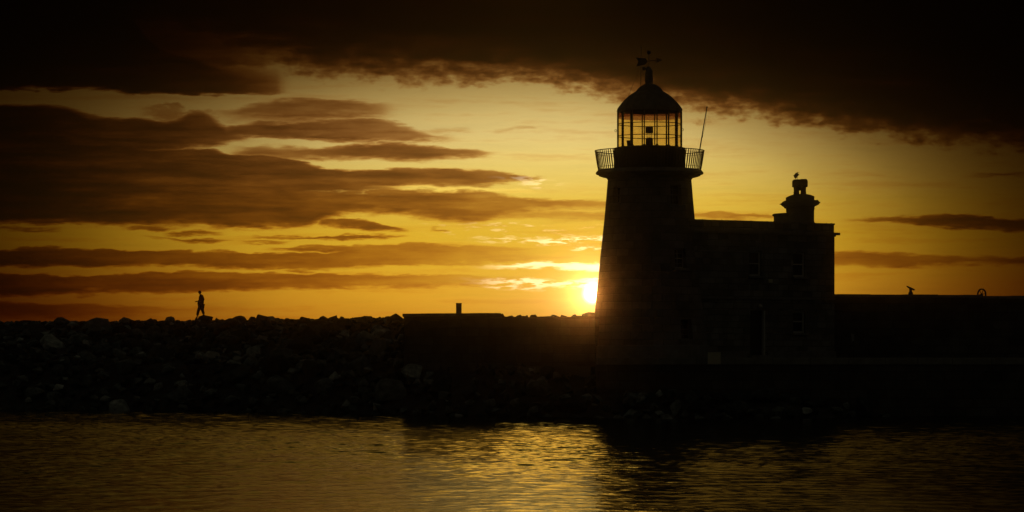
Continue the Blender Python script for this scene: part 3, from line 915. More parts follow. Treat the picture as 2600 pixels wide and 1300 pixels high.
# base plinth
b = MB()
b.lathe(TC, [(tower_r(3.3)+0.0, 3.35),(tower_r(3.3)+0.07, 3.30),(tower_r(2.8)+0.08, 2.70)], 96)
b.build('plinth', M_TRIM, lh, cyl=TC)
# gallery: cove, mouldings, floor
gp = [(104,470),(106.2,457),(107.5,455),(109.5,452.5),(113,451),(119,450),(124.5,448.3),(125.5,447.2),(128.8,446.8),(129.5,443.9),(135,443),(136.6,441.5),(136.8,439),(134.5,436),(131.5,432.6),(131,431.6),(90,431.2)]
b = MB().lathe(TC, [(r/S53, Z(py,TD)) for r, py in gp], 128); b.build('gallery', M_TRIM, lh, smooth=True)
# lantern drum
b = MB().lathe(TC, [(90/S53, Z(433,TD)), (90/S53, Z(378.5,TD)), (91.2/S53, Z(378,TD)), (91.2/S53, Z(376.4,TD)), (84/S53, Z(374.5,TD)), (80.5/S53, Z(374.5,TD)), (78/S53, Z(376,TD)), (78/S53, Z(431,TD))], 96)
for i in range(28):     # rivet ribs of the drum plates
    t = 2*PI*i/28
    c = TP(t, 90.3/S53, (Z(432,TD)+Z(379,TD))/2)
    nn = (rt*math.sin(t)+fr*math.cos(t)); tt = Vector((-nn.y, nn.x, 0))
    b.box(c, (0.02, 0.012, 0.49), (tt, nn, Vector((0,0,1))))
dr = b.build('lantern_drum', M_IRON, lh)
t = math.asin((1700-1649.3)/90)
nn = (rt*math.sin(t)+fr*math.cos(t)); tt = Vector((-nn.y, nn.x, 0))
b = MB().box(TP(t, 90.6/S53, Z(405.5,TD)), (0.30, 0.02, 0.43), (tt, nn, Vector((0,0,1)))); dd_ = b.build('door', M_DOOR, lh)
b = MB().ball(TP(t, 92.4/S53, Z(407,TD)) + tt*0.22, 0.03, 8, 6); b.build('handle', M_BRASS, dd_)

# railing with flared flat-bar balusters
rail = MB()
ztop, zbot = Z(383.3,TD), Z(431.5,TD)
def rail_r(f): return (130.4 + (138.6-130.4)*f**0.85)/S53
def ring(b_, r, z, rad, seg=128, sg=6):
    b_.tube([TP(2*PI*k/seg, r, z) for k in range(seg)], rad, sg, closed=True)
ring(rail, rail_r(1.0), ztop, 0.022)
ring(rail, rail_r(.86), zbot+(ztop-zbot)*.86, 0.009)
ring(rail, rail_r(.13), zbot+(ztop-zbot)*.13, 0.010)
ro = rail.build('railing', M_IRON, lh, smooth=True)
NB = 100
for i in range(NB):
    t = 2*PI*(i+0.5)/NB
    nn = (rt*math.sin(t)+fr*math.cos(t)); tt = Vector((-nn.y, nn.x, 0))
    b = MB()
    pts = [TP(t, rail_r(f), zbot+(ztop-zbot)*f) for f in (0, .25, .5, .75, 1.0)]
    hw, ht = 0.021, 0.010
    vs = []
    for p in pts:
        vs += [p - tt*hw - nn*ht, p + tt*hw - nn*ht, p + tt*hw + nn*ht, p - tt*hw + nn*ht]
    fs = [(0,1,2,3), (19,18,17,16)]
    for k in range(4):
        for e_ in range(4):
            fs.append((k*4+e_, (k+1)*4+e_, (k+1)*4+(e_+1)%4, k*4+(e_+1)%4))
    b.add(vs, fs).build('baluster', M_IRON, ro)

# glazing
RG = 82.0/S53
gz0, gz1 = Z(374.6,TD)-0.01, Z(283.5,TD)+0.02
BAND = Z(292, TD-1.5) - QZ        # stained strip along the top of each pane (object space)
M_PANE = pane_mat('stained_lantern_glass', (0.985, 0.91, 0.69), 0.03)
ths16 = [math.radians(13.2 + 22.5*k) for k in range(16)]
for k in range(16):
    t = ths16[k]
    nn = (rt*math.sin(t)+fr*math.cos(t)); tt = Vector((-nn.y, nn.x, 0))
    b = MB().box(TP(t, RG, (gz0+gz1)/2), (0.023, 0.032, (gz1-gz0)/2), (tt, nn, Vector((0,0,1))))
    b.prism([TP(t, RG, gz0) - tt*0.09 - nn*0.02, TP(t, RG, gz0) + tt*0.09 - nn*0.02, TP(t, RG, gz0+0.10) + tt*0.028 - nn*0.02, TP(t, RG, gz0+0.10) - tt*0.028 - nn*0.02], nn*0.04)
    b.build('glazing_bar', M_IRON, lh)
for zz in (Z(315.4, TD), Z(346.2, TD)):
    b = MB().tube([TP(t, RG, zz) for t in ths16], 0.020, 6, closed=True); b.build('glazing_ring', M_IRON, lh)
for k in range(16):
    t0, t1 = ths16[k], ths16[(k+1) % 16]
    tm = t0 + math.radians(11.25)
    nn = (rt*math.sin(tm)+fr*math.cos(tm)); tt = Vector((-nn.y, nn.x, 0))
    b = MB().box(TP(tm, RG*math.cos(math.radians(11.25)) - 0.01, (gz0+gz1)/2), (RG*math.sin(math.radians(11.25))-0.028, 0.003, (gz1-gz0)/2-0.005), (tt, nn, Vector((0,0,1))))
    b.build('pane', M_PANE, lh)
# dome roof, 16 sided
rp = [(79,283.4),(83.2,284.2),(83.6,282.0),(82.6,277.5),(78.5,271.5),(72.5,264.0),(66.0,256.8),(58.5,249.3),(50.5,242.5),(42,237),(35.5,233.2),(33.5,231.6),(32.0,229.0),(28.5,224.6),(23.8,220.6),(17.5,216.6),(12.5,214.6),(4,213.6)]
b = MB().lathe(TC, [(r/S53/math.cos(PI/16)*0.985, Z(py,TD)) for r, py in rp], 16, off=math.atan2(TP(ths16[0],1,0).y-TC.y, TP(ths16[0],1,0).x-TC.x), cap1=True)
dome = b.build('dome_roof', M_LEAD, lh)
b = MB()
for t in ths16:
    b.tube([TP(t, (r-0.2)/S53/math.cos(PI/16)*0.985, Z(py,TD)) for r, py in rp[2:-1]], 0.018, 5)
b.build('seam', M_LEAD, dome)
# cowl (vent) with elbow
b = MB().lathe(TX(1647.6, 215).to_2d().to_3d(), [(15.2/S53, Z(216.5,TD)), (14.6/S53, Z(215.2,TD)), (9.8/S53, Z(213.5,TD)), (9.6/S53, Z(207,TD)), (10.6/S53, Z(206.5,TD)), (9.7/S53, Z(195,TD)), (9.4/S53, Z(184,TD))], 24)
b.tube([TX(1647.8,186), TX(1647.8,181), TX(1646.5,176.6), TX(1642.5,174.2), TX(1637,173.6), TX(1631.5,174.6)], [9.4/S53, 9.2/S53, 8.2/S53, 6.4/S53, 5.2/S53, 5.0/S53], 16)
b.build('vent_cowl', M_LEAD, lh, smooth=True)
# weather vane
b = MB().tube([TX(1647.4,172), TX(1647.4,137)], 0.017, 6); vn = b.build('weather_vane', M_IRON, lh)
b = MB().ball(TX(1647.4,133.2), 5.0/S53, 12, 8); b.tube([TX(1647.4,138.5), TX(1647.4,133), TX(1647.4,126.8)], [0.03, 0.05, 0.004], 8); b.build('finial', M_IRON, vn)
b = MB()
poly = [(1614.2,146.0),(1639.5,148.2),(1644.2,155.3),(1639.8,163.6),(1615.8,169.0),(1621.0,155.7)]
b.prism([TX(x_, y_, -0.012) for x_, y_ in poly], fr*0.024)
b.prism([TX(x_, y_, -0.012) for x_, y_ in [(1681.8,152.6),(1664.2,146.9),(1669.2,152.2)]], fr*0.024)
b.prism([TX(x_, y_, -0.014) for x_, y_ in [(1681.8,152.6),(1669.2,153.0),(1665.2,160.4)]], fr*0.028)
b.tube([TX(1642,155.4), TX(1672,152.9)], 0.016, 6)
b.build('arrow', M_IRON, vn)
# lightning rod and stays
b = MB().tube([TX(1626.8,224), TX(1627.2,170), TX(1628,116)], [0.014,0.013,0.010], 6); b.ball(TX(1627.8,118.6), 0.035, 8, 6)
lr = b.build('lightning_rod', M_IRON, lh)
b = MB().tube([TX(1626.6,169), TX(1610,207), TX(1595.5,244)], 0.0065, 5); b.build('stay_wire', M_IRON, lr)
b = MB().tube([TX(1630.5,172), TX(1633,186), TX(1637.4,199)], 0.0065, 5); b.build('stay_wire', M_IRON, lr)
# hand rings on the glazing
for px_, py_, s_ in ((1563.3,331.5,1),(1732.8,329.6,1)):
    b = MB().tube([TX(px_+2.3*math.cos(q_), py_+3.2*math.sin(q_)) for q_ in [2*PI*i/10 for i in range(10)]], 0.012, 5, closed=True)
    b.build('hand_ring', M_IRON, lh)
# lamp in the lantern
b = MB(); lc = TX(1648.6, 360).to_2d().to_3d()
b.lathe(lc, [(9.0/S53,Z(371,TD)),(9.4/S53,Z(369,TD)),(9.3/S53,Z(351.5,TD)),(6.5/S53,Z(349.8,TD)),(0.5/S53,Z(349,TD))], 24, cap0=True)
lamp = b.build('lamp', M_BRASS, lh, smooth=True)
b = MB().lathe(lc, [(9.3/S53,Z(338,TD)),(9.9/S53,Z(336.5,TD)),(9.7/S53,Z(324,TD)),(10.3/S53,Z(323,TD)),(5/S53,Z(321.3,TD)),(0.5/S53,Z(320.2,TD))], 12, cap0=True); b.build('lens', M_BRASS, lamp)
b = MB()
for q_ in range(5):
    tq = 2*PI*q_/5+.3
    p = lc + Vector((math.cos(tq), math.sin(tq), 0))*(6.6/S53)
    b.tube([p+Vector((0,0,Z(350.5,TD))), p+Vector((0,0,Z(337.5,TD)))], 0.011, 6)
b.build('support_rod', M_IRON, lamp)
b = MB().lathe(lc, [(18/S53,Z(371.2,TD)),(18/S53,Z(375.5,TD))], 24); b.lathe(lc, [(0.2/S53,Z(371.1,TD)),(79/S53,Z(373.6,TD))], 48)
b.build('lantern_floor', M_IRON, lh)
# leaning flagpole on the gallery rail
b = MB().tube([TX(1776.2,386), TX(1776.9,378), TX(1794.4,273)], [0.034,0.030,0.019], 8)
fp = b.build('flagpole', M_IRON, lh)
b = MB().lathe(TX(1794.7,272).to_2d().to_3d(), [(2.6/S53,Z(273.2,TD)),(2.8/S53,Z(271.8,TD)),(1.2/S53,Z(271,TD))], 12, cap0=True, cap1=True); b.build('truck', M_IRON, fp)
b = MB().tube([TX(1795.6,273), TX(1790.5,318), TX(1784,347), TX(1781.5,351)], 0.0055, 5)
b.box(TX(1783.3,347), (0.02,0.02,0.05)); b.build('halyard', M_IRON, fp)

# tapered equipment bin inside the lantern
b = MB()
zb0, zb1 = Z(374, TD), Z(357.8, TD)
q0 = [TX(1593.0,374,0.35), TX(1599.8,374,0.35), TX(1599.8,374,0.10), TX(1593.0,374,0.10)]
q1 = [TX(1590.8,357.8,0.38), TX(1600.2,357.0,0.38), TX(1600.2,357.0,0.07), TX(1590.8,357.8,0.07)]
b.add(q0+q1, [(0,1,2,3),(7,6,5,4),(0,4,5,1),(1,5,6,2),(2,6,7,3),(3,7,4,0)])
for p_ in b.v[:4]: p_.z = zb0
o = b.build('storage_bin', M_IRON, None, None)
tag(o, 'small dark bin standing inside the lantern glass left of the lamp', 'bin')

# ------------------------------------------------------------------ keeper's house
HA = Vector((X(1765,149), 149.0)); HB = Vector((X(2119,154), 154.0))
hu = (HB-HA).normalized(); hu3 = Vector((hu.x, hu.y, 0)); hn = Vector((hu.y, -hu.x, 0))   # hn points to the camera side
UPZ = Vector((0,0,1)); HAX = (hu3, hn, UPZ)
def H_u(px):
    tx = (px-1300)/F
    den = tx*hu.y - hu.x
    t_ = (HA.x - tx*HA.y)/den      # along the facade
    return t_, HA.y + hu.y*t_
def HP(u, z, off=0.0): return Vector((HA.x, HA.y, 0)) + hu3*u + hn*off + UPZ*z
def hz(px, py): return Z(py, H_u(px)[1])
hs = empty('keepers_house', (HP(4,0).x, HP(4,0).y, QZ), 'two storey dark stone house with flat parapet, joined to the lighthouse', 'house')
Lh = H_u(2119)[0]
par_z = Z(559.5, 149.0)
cor_z = hz(2119, 594)
holes = []
def hole(px0, px1, py0, py1): 
    u0, u1 = H_u(px0)[0], H_u(px1)[0]
    pm = (px0+px1)/2
    return [u0, u1, hz(pm, py1), hz(pm, py0)]
HW = [hole(1903,1934,637.5,700.5), hole(2014,2045,640,702.5), hole(2014,2045,790,845), hole(1905,1943,788,906.5)]
HW[3][2] = QZ+0.10
us = sorted(set([-0.6, 0, Lh] + [q_ for h in HW for q_ in h[:2]])); zs2 = sorted(set([QZ-.4, cor_z+0.02] + [q_ for h in HW for q_ in h[2:]]))
b = MB()
for i in range(len(us)-1):
    for j in range(len(zs2)-1):
        um, zm = (us[i]+us[i+1])/2, (zs2[j]+zs2[j+1])/2
        if any(h[0] < um < h[1] and h[2] < zm < h[3] for h in HW): continue
        b.add([HP(us[i],zs2[j]), HP(us[i+1],zs2[j]), HP(us[i+1],zs2[j+1]), HP(us[i],zs2[j+1])], [(0,1,2,3)])
RD = 0.22
for h in HW:
    o4 = [HP(h[0],h[2]), HP(h[1],h[2]), HP(h[1],h[3]), HP(h[0],h[3])]; i4 = [p - hn*RD for p in o4]
    b.add(o4+i4, [(0,1,5,4),(1,2,6,5),(2,3,7,6),(3,0,4,7)])
DP = 5.4
z0, z1 = QZ-.4, cor_z+0.02
b.add([HP(Lh,z0), HP(Lh,z0,-DP), HP(Lh,z1,-DP), HP(Lh,z1)], [(0,1,2,3)])
b.add([HP(-0.6,z0), HP(-0.6,z0,-DP), HP(-0.6,z1,-DP), HP(-0.6,z1)], [(0,1,2,3)])
b.add([HP(-0.6,z0,-DP), HP(Lh,z0,-DP), HP(Lh,z1,-DP), HP(-0.6,z1,-DP)], [(0,1,2,3)])
b.build('wall', M_HOUSE, hs)
# parapet, cornice, bands
b = MB()
b.box(HP((Lh-.05-0.6)/2, (par_z+cor_z)/2, -DP/2), ((Lh-.05+0.6)/2, DP/2+0.02, (par_z-cor_z)/2-.02), HAX)
b.build('parapet', M_HOUSE, hs)
b = MB()
u_ = -0.5
while u_ < Lh-0.1:
    ln = min(random.uniform(0.7, 1.2), Lh-.02-u_)
    hh = 0.035+random.uniform(0,.008)
    b.box(HP(u_+ln/2, par_z-.02+hh, -0.2), (ln/2-.008, 0.26, hh), HAX)
    if random.random() < .9: b.ball(HP(u_+ln, par_z+.065, -0.2), 0.03, 6, 4)
    u_ += ln
b.build('coping', M_TRIM, hs)
b = MB()
b.box(HP((Lh+0.26-0.6)/2, cor_z, 0.02), ((Lh+.26+0.6)/2, 0.11, 0.062), HAX)
b.box(HP((Lh+0.05-0.6)/2, cor_z-.10, 0.02), ((Lh+.02+0.6)/2, 0.05, 0.036), HAX)
b.build('cornice', M_TRIM, hs)
b = MB(); b.box(HP((Lh-0.6)/2, hz(1950,757), 0.02), ((Lh+0.6)/2, 0.045, 0.06), HAX); b.build('string_course', M_TRIM, hs)
b = MB()
for ua, ub in ((-0.6, HW[3][0]-.12), (HW[3][1]+.12, Lh+.03)):
    b.box(HP((ua+ub)/2, QZ+.15, 0.02), ((ub-ua)/2, 0.05, 0.17), HAX)
b.build('plinth', M_TRIM, hs)
# windows
for wi, h in enumerate(HW[:3]):
    uc, zc = (h[0]+h[1])/2, (h[2]+h[3])/2; hw = (h[1]-h[0])/2; hh = (h[3]-h[2])/2
    dp = -RD+0.05
    b = MB()
    for s_ in (-1,1):
        b.box(HP(uc+s_*(hw-.035), zc, dp), (0.045, 0.05, hh), HAX)
        b.box(HP(uc, zc+s_*(hh-.035), dp), (hw-.083, 0.05, 0.04), HAX)
    b.box(HP(uc, zc+(.0 if wi < 2 else .02), dp+.004), (hw-.083, 0.035, 0.026), HAX)
    wf = b.build('window', M_WHITE, hs, bevel=0.004)
    b = MB(); b.box(HP(uc, zc, dp-.01), (hw-.07, 0.004, hh-.07), HAX); b.build('pane', M_GLASS, wf)
    b = MB(); b.box(HP(uc, h[2]-.05, 0.05), (hw+.10, 0.12, 0.05), HAX); b.build('sill', M_TRIM, wf)
    # curtain folds hanging inside
    pts = []; n_ = 40
    for i in range(n_+1):
        uu = h[0] - .05 + (h[1]-h[0]+.1)*i/n_
        pts.append((uu, dp-.10-.02*math.sin(i*1.15)))
    vs = []; 
    zlo = h[2] if wi < 2 else zc
    for uu, oo in pts: vs += [HP(uu, zlo-.05, oo), HP(uu, h[3]+.05, oo)]
    b = MB().add(vs, [(2*i, 2*i+2, 2*i+3, 2*i+1) for i in range(n_)]); b.build('curtain', M_CURT, wf, smooth=True)
    b = MB().box(HP(uc, zc, dp-.45), (hw+.25, .02, hh+.25), HAX); b.build('dark_room', M_DOOR, wf)
# door
h = HW[3]; uc = (h[0]+h[1])/2; hw = (h[1]-h[0])/2
b = MB(); b.box(HP(uc-.04, (h[2]+h[3])/2, -RD+.03), (hw+.03, 0.03, (h[3]-h[2])/2), HAX)
for k in range(3): b.box(HP(uc-.05, h[2]+.38+k*.66, -RD+.064), (hw-.16, 0.008, 0.25), HAX)
dr = b.build('door', M_DOOR, hs)
b = MB().ball(HP(uc+hw-.2, h[2]+1.0, -RD+.11), 0.035, 8, 6); b.build('handle', M_BRASS, dr)
b = MB(); b.box(HP(h[1]-.045, (h[2]+h[3])/2, -RD+.12), (0.05, 0.10, (h[3]-h[2])/2-.01), HAX); f_ = b.build('door_jamb', M_WHITE, dr)
b = MB(); b.box(HP(uc, h[2]-.06, 0.14), (hw+.2, 0.26, 0.075), HAX); b.build('doorstep', M_TRIM, hs)
# lamp over the door, alarm box
b = MB(); c = HP(H_u(1926)[0], hz(1926,778), 0.14); b.lathe(c, [(.03,c.z+.10),(.10,c.z+.03),(.11,c.z-.02),(.06,c.z-.05)], 16, cap0=True, cap1=True); b.tube([c+UPZ*.06, c+UPZ*.13-hn*.07, c-hn*.14+UPZ*.1], .014, 6)
b.build('door_lamp', M_WHITE, hs)
b = MB(); b.box(HP(H_u(1953)[0], hz(1953,713.8), 0.07), (0.135, 0.055, 0.092), HAX); b.build('alarm_box', M_BOARD, hs, bevel=.015)

# chimney on the roof
CD = 154.5
cS = F/CD
def CP(px, py, dep=0.0): return Vector((X(px,CD), CD+dep, Z(py,CD)))
ch = MB()
def cbox(b_, x0, x1, y0, y1, d0=-.5, d1=.5):
    b_.box(((X(x0,CD)+X(x1,CD))/2, CD+(d0+d1)/2, (Z(y0,CD)+Z(y1,CD))/2), ((X(x1,CD)-X(x0,CD))/2, (d1-d0)/2, (Z(y0,CD)-Z(y1,CD))/2))
pl = [(1999.2,585),(1999.2,541),(1998.0,532),(1997.2,524),(1997.6,500.6),(2006,497),(2015,494.6),(2031,493.7),(2047,494.2),(2056,496.2),(2065,499.6),(2065,524),(2066,531),(2064.6,535),(2064.4,562),(2066.4,568.5),(2069,571),(2069,585)]
ch.prism([CP(x_,y_,-.55) for x_,y_ in pl], (0,1.1,0))
chs = ch.build('chimney', M_TRIM, hs)
b = MB()
pl = [(1982.2,517.6),(1984.5,515.3),(1988,514.0),(1989.4,511.2),(2073.4,509.3),(2075.4,512.6),(2079.9,515.2),(2078.2,517.0),(2075.2,521.2),(2069,524.4),(1997,528.0),(1992.5,523.8),(1988.6,521.5),(1986.5,518.6)]
b.prism([CP(x_,y_,-.72) for x_,y_ in pl], (0,1.44,0)); b.build('cornice', M_TRIM, chs)
b = MB().tube([CP(1997.5,525,-.2), CP(1993,527,-.2), CP(1990.6,529.2,-.2)], .022, 6); b.build('bracket', M_IRON, chs)
for x0, x1, yc in ((2014.8,2029.6,475),(2032.4,2047.0,474)):
    b = MB(); cc = Vector((X((x0+x1)/2,CD), CD, 0)); r_ = (x1-x0)/2/cS
    b.lathe(cc, [(r_*1.02,Z(495.5,CD)),(r_*1.02,Z(489,CD)),(r_*.93,Z(486,CD)),(r_*.98,Z(478,CD)),(r_*1.04,Z(476,CD)),(r_*1.0,Z(470,CD))], 20)
    pot = b.build('chimney_pot', M_CLAY, chs, smooth=True)
    left = x0 < 2020
    xa, xb_, yt = (2012.0, 2031.3, 455.6) if left else (2031.4, 2050.2, 454.6)
    b = MB(); pr_ = [(xa,475),(xa,460.5),(xa+1.6,457),(xa+4.5,yt+.3),(xb_-.8,yt),(xb_,yt+.8),(xb_,475)] if left else [(xa,475),(xa,yt+.8),(xa+.8,yt+.2),(xb_-4.5,yt),(xb_-1.6,456.4),(xb_,460),(xb_,475)]
    b.prism([CP(x_,y_,-.2) for x_,y_ in pr_], (0,.4,0)); b.build('cowl', M_CLAY, pot, bevel=.02)
b = MB().lathe(Vector((X(2031,CD), CD, 0)), [(.05,Z(484,CD)),(.05,Z(474,CD))], 8); b.build('strut', M_CLAY, chs)
# low block beside the chimney
b = MB(); cbox(b, 1966.6, 1998.9, 585, 545.8, -.5, .5); 
b.prism([CP(1963.2,543.6,-.56), CP(1999.0,541.0,-.56), CP(1999.0,545.4,-.56), CP(1966.9,546.6,-.56), CP(1966.3,547.9,-.56), CP(1963.4,547.9,-.56)], (0,1.12,0))
b.build('roof_hatch', M_TRIM, hs)

# ------------------------------------------------------------------ gull
GD = CD; 
def GP(cx, cy, dep=0.0):   # from close-up coordinates of the bird
    return CP(1960 + cx/7.577, 420 + cy/7.577, dep)
gl = empty('seagull', GP(475, 262), 'gull standing on the left chimney cowl, beak to the right', 'bird')
joints = [GP(472,200), GP(455,212), GP(441,226), GP(430,237), GP(482,180), GP(486,162), GP(487,145), GP(490,138), GP(496,141)]
base = GP(475,262)
o = skin_mesh('body', [j-base for j in joints], [(0,1),(1,2),(2,3),(0,4),(4,5),(5,6),(6,7),(7,8)],
              [(.12,.10),(.10,.085),(.06,.05),(.025,.02),(.10,.085),(.055,.055),(.045,.045),(.045,.042),(.026,.026)], M_BIRD, gl, base, 2)
b = MB().tube([GP(500,139), GP(512,140.5), GP(522,144), GP(529,150)], [.016,.012,.009,.003], 8); b.build('beak', M_BEAK, gl)
for cx, dy_ in ((459,-.02),(490,.02)):
    b = MB().tube([GP(cx+2,222,dy_), GP(cx-1,243,dy_), GP(cx,262,dy_)], [.014,.010,.010], 6)
    b.prism([GP(cx-5,262.5,dy_-.01), GP(cx+13,262.5,dy_-.03), GP(cx+13,262.5,dy_+.03)], (0,0,.005)); b.build('leg', M_BEAK, gl)
b = MB()
for s_ in (-1,1):
    b.add([GP(484,172,s_*.058), GP(494,190,s_*.066), GP(478,215,s_*.066), GP(452,232,s_*.045), GP(428,244,s_*.02), GP(440,222,s_*.05), GP(456,185,s_*.058), GP(470,200,s_*.075)],
          [(0,1,7),(1,2,7),(2,3,7),(3,4,7),(4,5,7),(5,6,7),(6,0,7)])
b.build('wing', M_BIRD, gl, smooth=True)

# ------------------------------------------------------------------ harbour wall at the right, with instrument and wheel
RW0 = Vector((14.0, 156.2)); RW1 = Vector((60.0, 168.4))
def rw_y(px):
    d_ = (RW1-RW0); tx = (px-1300)/F
    t_ = (tx*RW0.y-RW0.x)/(d_.x - tx*d_.y); return RW0.y + d_.y*t_
hw_ = empty('harbour_wall', (20, 158, QZ), 'high dark harbour wall running right from the house', 'wall')
b = MB(); rz = Z(747.2, rw_y(2122))
wall_strip(b, RW0, RW1, QZ-.3, rz-.14, 2.4); b.build('masonry', M_WALL, hw_)
b = MB(); ru = (RW1-RW0).normalized(); ru3 = Vector((ru.x,ru.y,0)); rn = Vector((-ru.y,ru.x,0))
t = 0.0
while t < (RW1-RW0).length-1:
    ln = random.uniform(1.0,1.9)
    px_ = 1300 + F*(RW0.x+ru.x*t)/(RW0.y+ru.y*t)
    drop = 0.0 if px_ < 2460 else 0.05
    hh = .075 + random.uniform(-.006,.008)
    c = Vector((RW0.x,RW0.y,0)) + ru3*(t+ln/2) + rn*.45
    b.box((c.x,c.y,rz-.14+hh-drop), (ln/2-.006,.5,hh), (ru3,rn,UPZ)); t += ln
b.build('coping', M_TRIM, hw_, bevel=.012)
# coin telescope-like instrument on the wall
D_ = rw_y(2313)+1.0
def IP(cx, cy, dep=0.0): # close-up coords (scale 10.73, offset 2280,700)
    return P(2280+cx/10.733, 700+cy/10.733, D_) + Vector((0,dep,0))
ins = empty('viewing_telescope', IP(345,500), 'small tilted viewing telescope on a pedestal on the harbour wall top', 'telescope')
b = MB(); cc = IP(345,480).to_2d().to_3d()
zr = lambda cy: IP(0,cy).z
b.lathe(cc, [(.122,zr(530)),(.122,zr(468)),(.095,zr(450)),(.072,zr(432)),(.070,zr(400)),(.082,zr(365)),(.078,zr(345))], 16, cap0=True, cap1=True); b.build('pedestal', M_IRON, ins, smooth=True)
b = MB().tube([IP(238,282), IP(262,298), IP(300,322), IP(420,378), IP(452,384)], [.022,.038,.05,.05,.04], 12); b.build('barrel', M_IRON, ins, smooth=True)
b = MB().tube([IP(455,376), IP(425,400)], .022, 8); b.tube([IP(236,275), IP(258,305)], .016, 8); b.build('eyepiece', M_IRON, ins)
# spoked wheel, lower half hidden behind the wall top
D_ = rw_y(2494)+1.2
wc = P(2280+2283/10.733, 747.3, D_)
wh = empty('spoked_wheel', wc - UPZ*.26, 'spoked wheel standing half hidden behind the harbour wall top', 'wheel')
rw_ = 108/10.733/F*D_
b = MB().tube([wc + Vector((math.cos(a_)*rw_, 0, math.sin(a_)*rw_*1.32)) for a_ in [2*PI*i/32 for i in range(32)]], .042, 8, closed=True); b.build('rim', M_IRON, wh, smooth=True)
b = MB().tube([wc-Vector((0,.06,0)), wc+Vector((0,.06,0))], .055, 12); b.build('hub', M_IRON, wh)
for k in range(6):
    a_ = math.radians(68+60*k)
    b = MB().tube([wc, wc+Vector((math.cos(a_)*rw_, 0, math.sin(a_)*rw_*1.32))], [.024,.014], 6); b.build('spoke', M_IRON, wh)
b = MB().box(wc + Vector((rw_*.97,0,rw_*.55)), (.03,.03,.03)); b.build('clamp', M_IRON, wh)

# slim post with a small pale plate in front of the harbour wall
D_ = 153.0
ps = empty('marker_post', P(2168, 905, D_), 'slim dark post with a small pale plate in front of the harbour wall', 'post')
b = MB().tube([(X(2168,D_),D_,QZ-.02),(X(2168,D_),D_,Z(846,D_))], .03, 8); b.build('post', M_IRON, ps)
b = MB().prism([P(2161,846,D_-.04), P(2169,849,D_-.04), P(2169,864,D_-.04), P(2163,868,D_-.04)], (0,.02,0)); b.build('plate', simple('weathered_plate',(.3,.3,.28),.7), ps)

# ------------------------------------------------------------------ person walking on the breakwater crest
PD = CREST_D - 1.2
pb = P(507, 807, PD)
ps = empty('person', pb, 'person in a brimmed hat and jacket walking left along the breakwater crest', 'person')
k = 1/9.2/F*PD
def J(cx, cy, dep=0.0): return Vector(((cx-616)*k, dep, (988-cy)*k))
def J3(x_, y_, z_): return Vector((x_, y_, z_))
pel=J(652,690); wai=J(655,620); che=J(655,530); uch=J(650,478); nek=J(632,448); he1=J(620,425); he2=J(614,402); he3=J(613,380)
# near side = right arm (towards the camera is -y)
shR=J(668,476,-.17); elR=J(722,570,-.22); wrR=J(640,610,-.20); hR=J(612,612,-.18)
shL=J(648,476,.17); elL=J(640,585,.22); wrL=J(560,603,.10); hL=J(538,606,.09)
hiR=J(668,712,-.09); knR=J(686,820,-.09); anR=J(718,915,-.09)
hiL=J(634,712,.09); knL=J(582,812,.09); anL=J(556,955,.09)
toR=J(684,930,-.10); toL=J(526,982,.10)
def fingers(w0, dirv, dep):
    js, es, rs = [], [], []
    return js, es, rs
body_j = [pel,wai,che,uch,nek,he1,he2,he3, shR,elR,wrR,hR, shL,elL,wrL,hL, hiR,knR,anR, hiL,knL,anL]
body_e = [(0,1),(1,2),(2,3),(3,4),(4,5),(5,6),(6,7),(3,8),(8,9),(9,10),(10,11),(3,12),(12,13),(13,14),(14,15),(0,16),(16,17),(17,18),(0,19),(19,20),(20,21)]
body_r = [(.11,.13),(.105,.12),(.12,.14),(.10,.12),.05,.052,(.080,.072),(.072,.066),.055,.042,.028,(.030,.034),.055,.042,.028,(.030,.034),.10,.07,.05,.10,.07,.05]
# five fingers on each hand
for hb, dr_, sgn in ((11, (hR-wrR).normalized(), 1), (15, (hL-wrL).normalized(), -1)):
    h0 = body_j[hb]
    for q_, (off, ln) in enumerate(((-.030,.030),(-.011,.034),(.010,.032),(.028,.026))):
        i0 = len(body_j)
        root_ = h0 + dr_*.03 + UPZ*off
        body_j += [root_ + dr_*ln, root_ + dr_*(ln*1.7) - UPZ*.008 + Vector((0,.014*sgn,0))]
        body_e += [(hb, i0), (i0, i0+1)]; body_r += [.0095, .008]
    i0 = len(body_j)
    body_j += [h0 + UPZ*.045 + dr_*.01 + Vector((0,.01*sgn,0))]; body_e += [(hb, i0)]; body_r += [.010]
skin_mesh('body', body_j, body_e, body_r, M_SKIN, ps, pb, 2)
b = MB(); hc = pb + he2
b.tube([hc+Vector((-.075,0,-.005)), hc+Vector((-.105,0,-.02)), hc+Vector((-.085,0,-.035))], [.012,.014,.008], 6); b.build('nose', M_SKIN, ps)
b = MB()
for s_ in (-1,1): b.ball(hc+Vector((.01,s_*.078,-.005)), .022, 8, 6, (1,.4,1.4))
b.build('ear', M_SKIN, ps)
b = MB().ball(hc+Vector((.03,0,.02)), .088, 12, 8, (.9,.95,1)); b.build('hair', M_HAT, ps)
jj = [pel+Vector((-.01,0,-.03)),wai,che,uch, shR,elR,wrR, shL,elL,wrL, nek]
je = [(0,1),(1,2),(2,3),(3,4),(4,5),(5,6),(3,7),(7,8),(8,9),(3,10)]
jr = [(.17,.18),(.16,.17),(.17,.19),(.14,.15),.09,.08,.065,.09,.08,.065,.07]
skin_mesh('jacket', jj, je, jr, M_JACKET, ps, pb, 2)
tj = [pel,hiR,knR,anR+Vector((0,0,.02)),hiL,knL,anL+Vector((0,0,.02))]
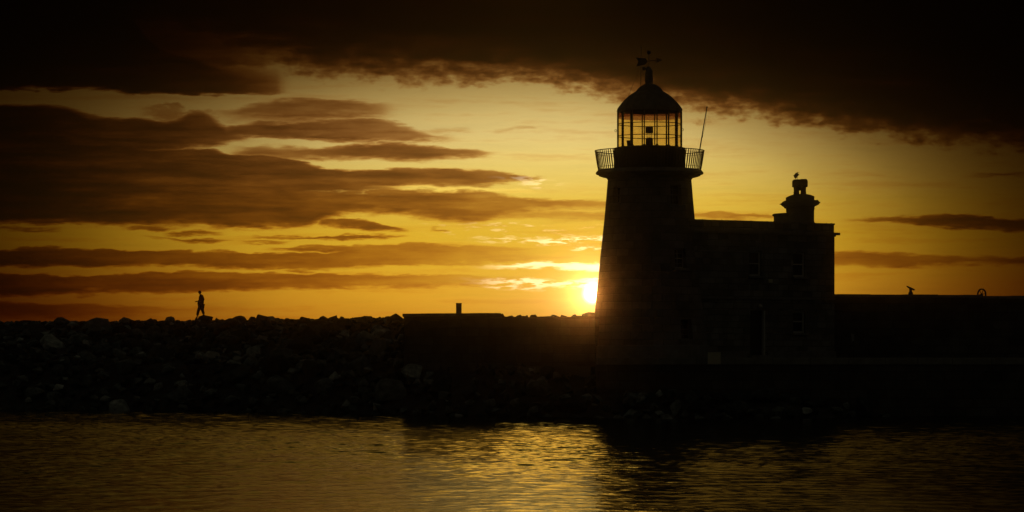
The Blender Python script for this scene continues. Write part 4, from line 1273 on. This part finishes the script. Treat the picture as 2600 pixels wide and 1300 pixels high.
skin_mesh('trousers', tj, [(0,1),(1,2),(2,3),(0,4),(4,5),(5,6)], [(.16,.17),.135,.10,.08,.135,.10,.08], M_TROUS, ps, pb, 2)
for a_, t_ in ((anR,toR),(anL,toL)):
    heel = a_ + Vector((.04,0,-.035))
    skin_mesh('shoe', [a_, heel, a_.lerp(t_,.6)+Vector((0,0,-.012)), t_], [(0,1),(0,2),(2,3)], [.055,.048,.05,.038], M_SHOE, ps, pb, 1)
b = MB(); ht = pb + J(616,388)
zt = ht.z
b.lathe(ht, [(.02,zt+.085),(.062,zt+.083),(.082,zt+.072),(.088,zt+.01),(.090,zt-.008),(.132,zt-.020),(.134,zt-.026),(.085,zt-.022)], 24)
b.add([ht+Vector((.02*math.cos(2*PI*i/24), .02*math.sin(2*PI*i/24), .085)) for i in range(24)], [tuple(range(24))])
b.build('hat', M_HAT, ps, smooth=True)
b = MB().ball(pb+J(588,645,-.05), .085, 12, 8, (.75,1.1,1.0))
b.box(pb+J(588,628,-.05), (.05,.09,.02))
o = b.build('waist_bag', M_HAT, None, None, smooth=True, bevel=0.0); tag(o, 'small dark bag worn at the walking person\'s waist', 'bag')

# ------------------------------------------------------------------ haze volume added for the glow round the sun
m, nt, b = new_mat('glow_haze'); nt.n.remove(b)
pv = nt.new('ShaderNodeVolumePrincipled'); pv.inputs['Color'].default_value = (1, 0.8, 0.5, 1)
pv.inputs['Density'].default_value = 0.0003; pv.inputs['Anisotropy'].default_value = 0.9952
nt.l.new(pv.outputs[0], nt.n['Material Output'].inputs['Volume'])
b = MB().box((0, 150, 12), (150, 200, 17.5)); o = b.build('haze', m, None, (0, 150, -5.5)); tag(o, 'thin golden haze over the harbour, added for the glow beside the tower', 'haze', None, 'stuff')

# ------------------------------------------------------------------ render settings
sc.view_settings.view_transform = 'Standard'; sc.view_settings.look = 'None'
sc.view_settings.exposure = 0.0; sc.view_settings.gamma = 1.0
sc.render.engine = 'CYCLES'
sc.cycles.use_denoising = True
sc.cycles.max_bounces = 8; sc.cycles.transparent_max_bounces = 12
sc.cycles.sample_clamp_indirect = 4.0
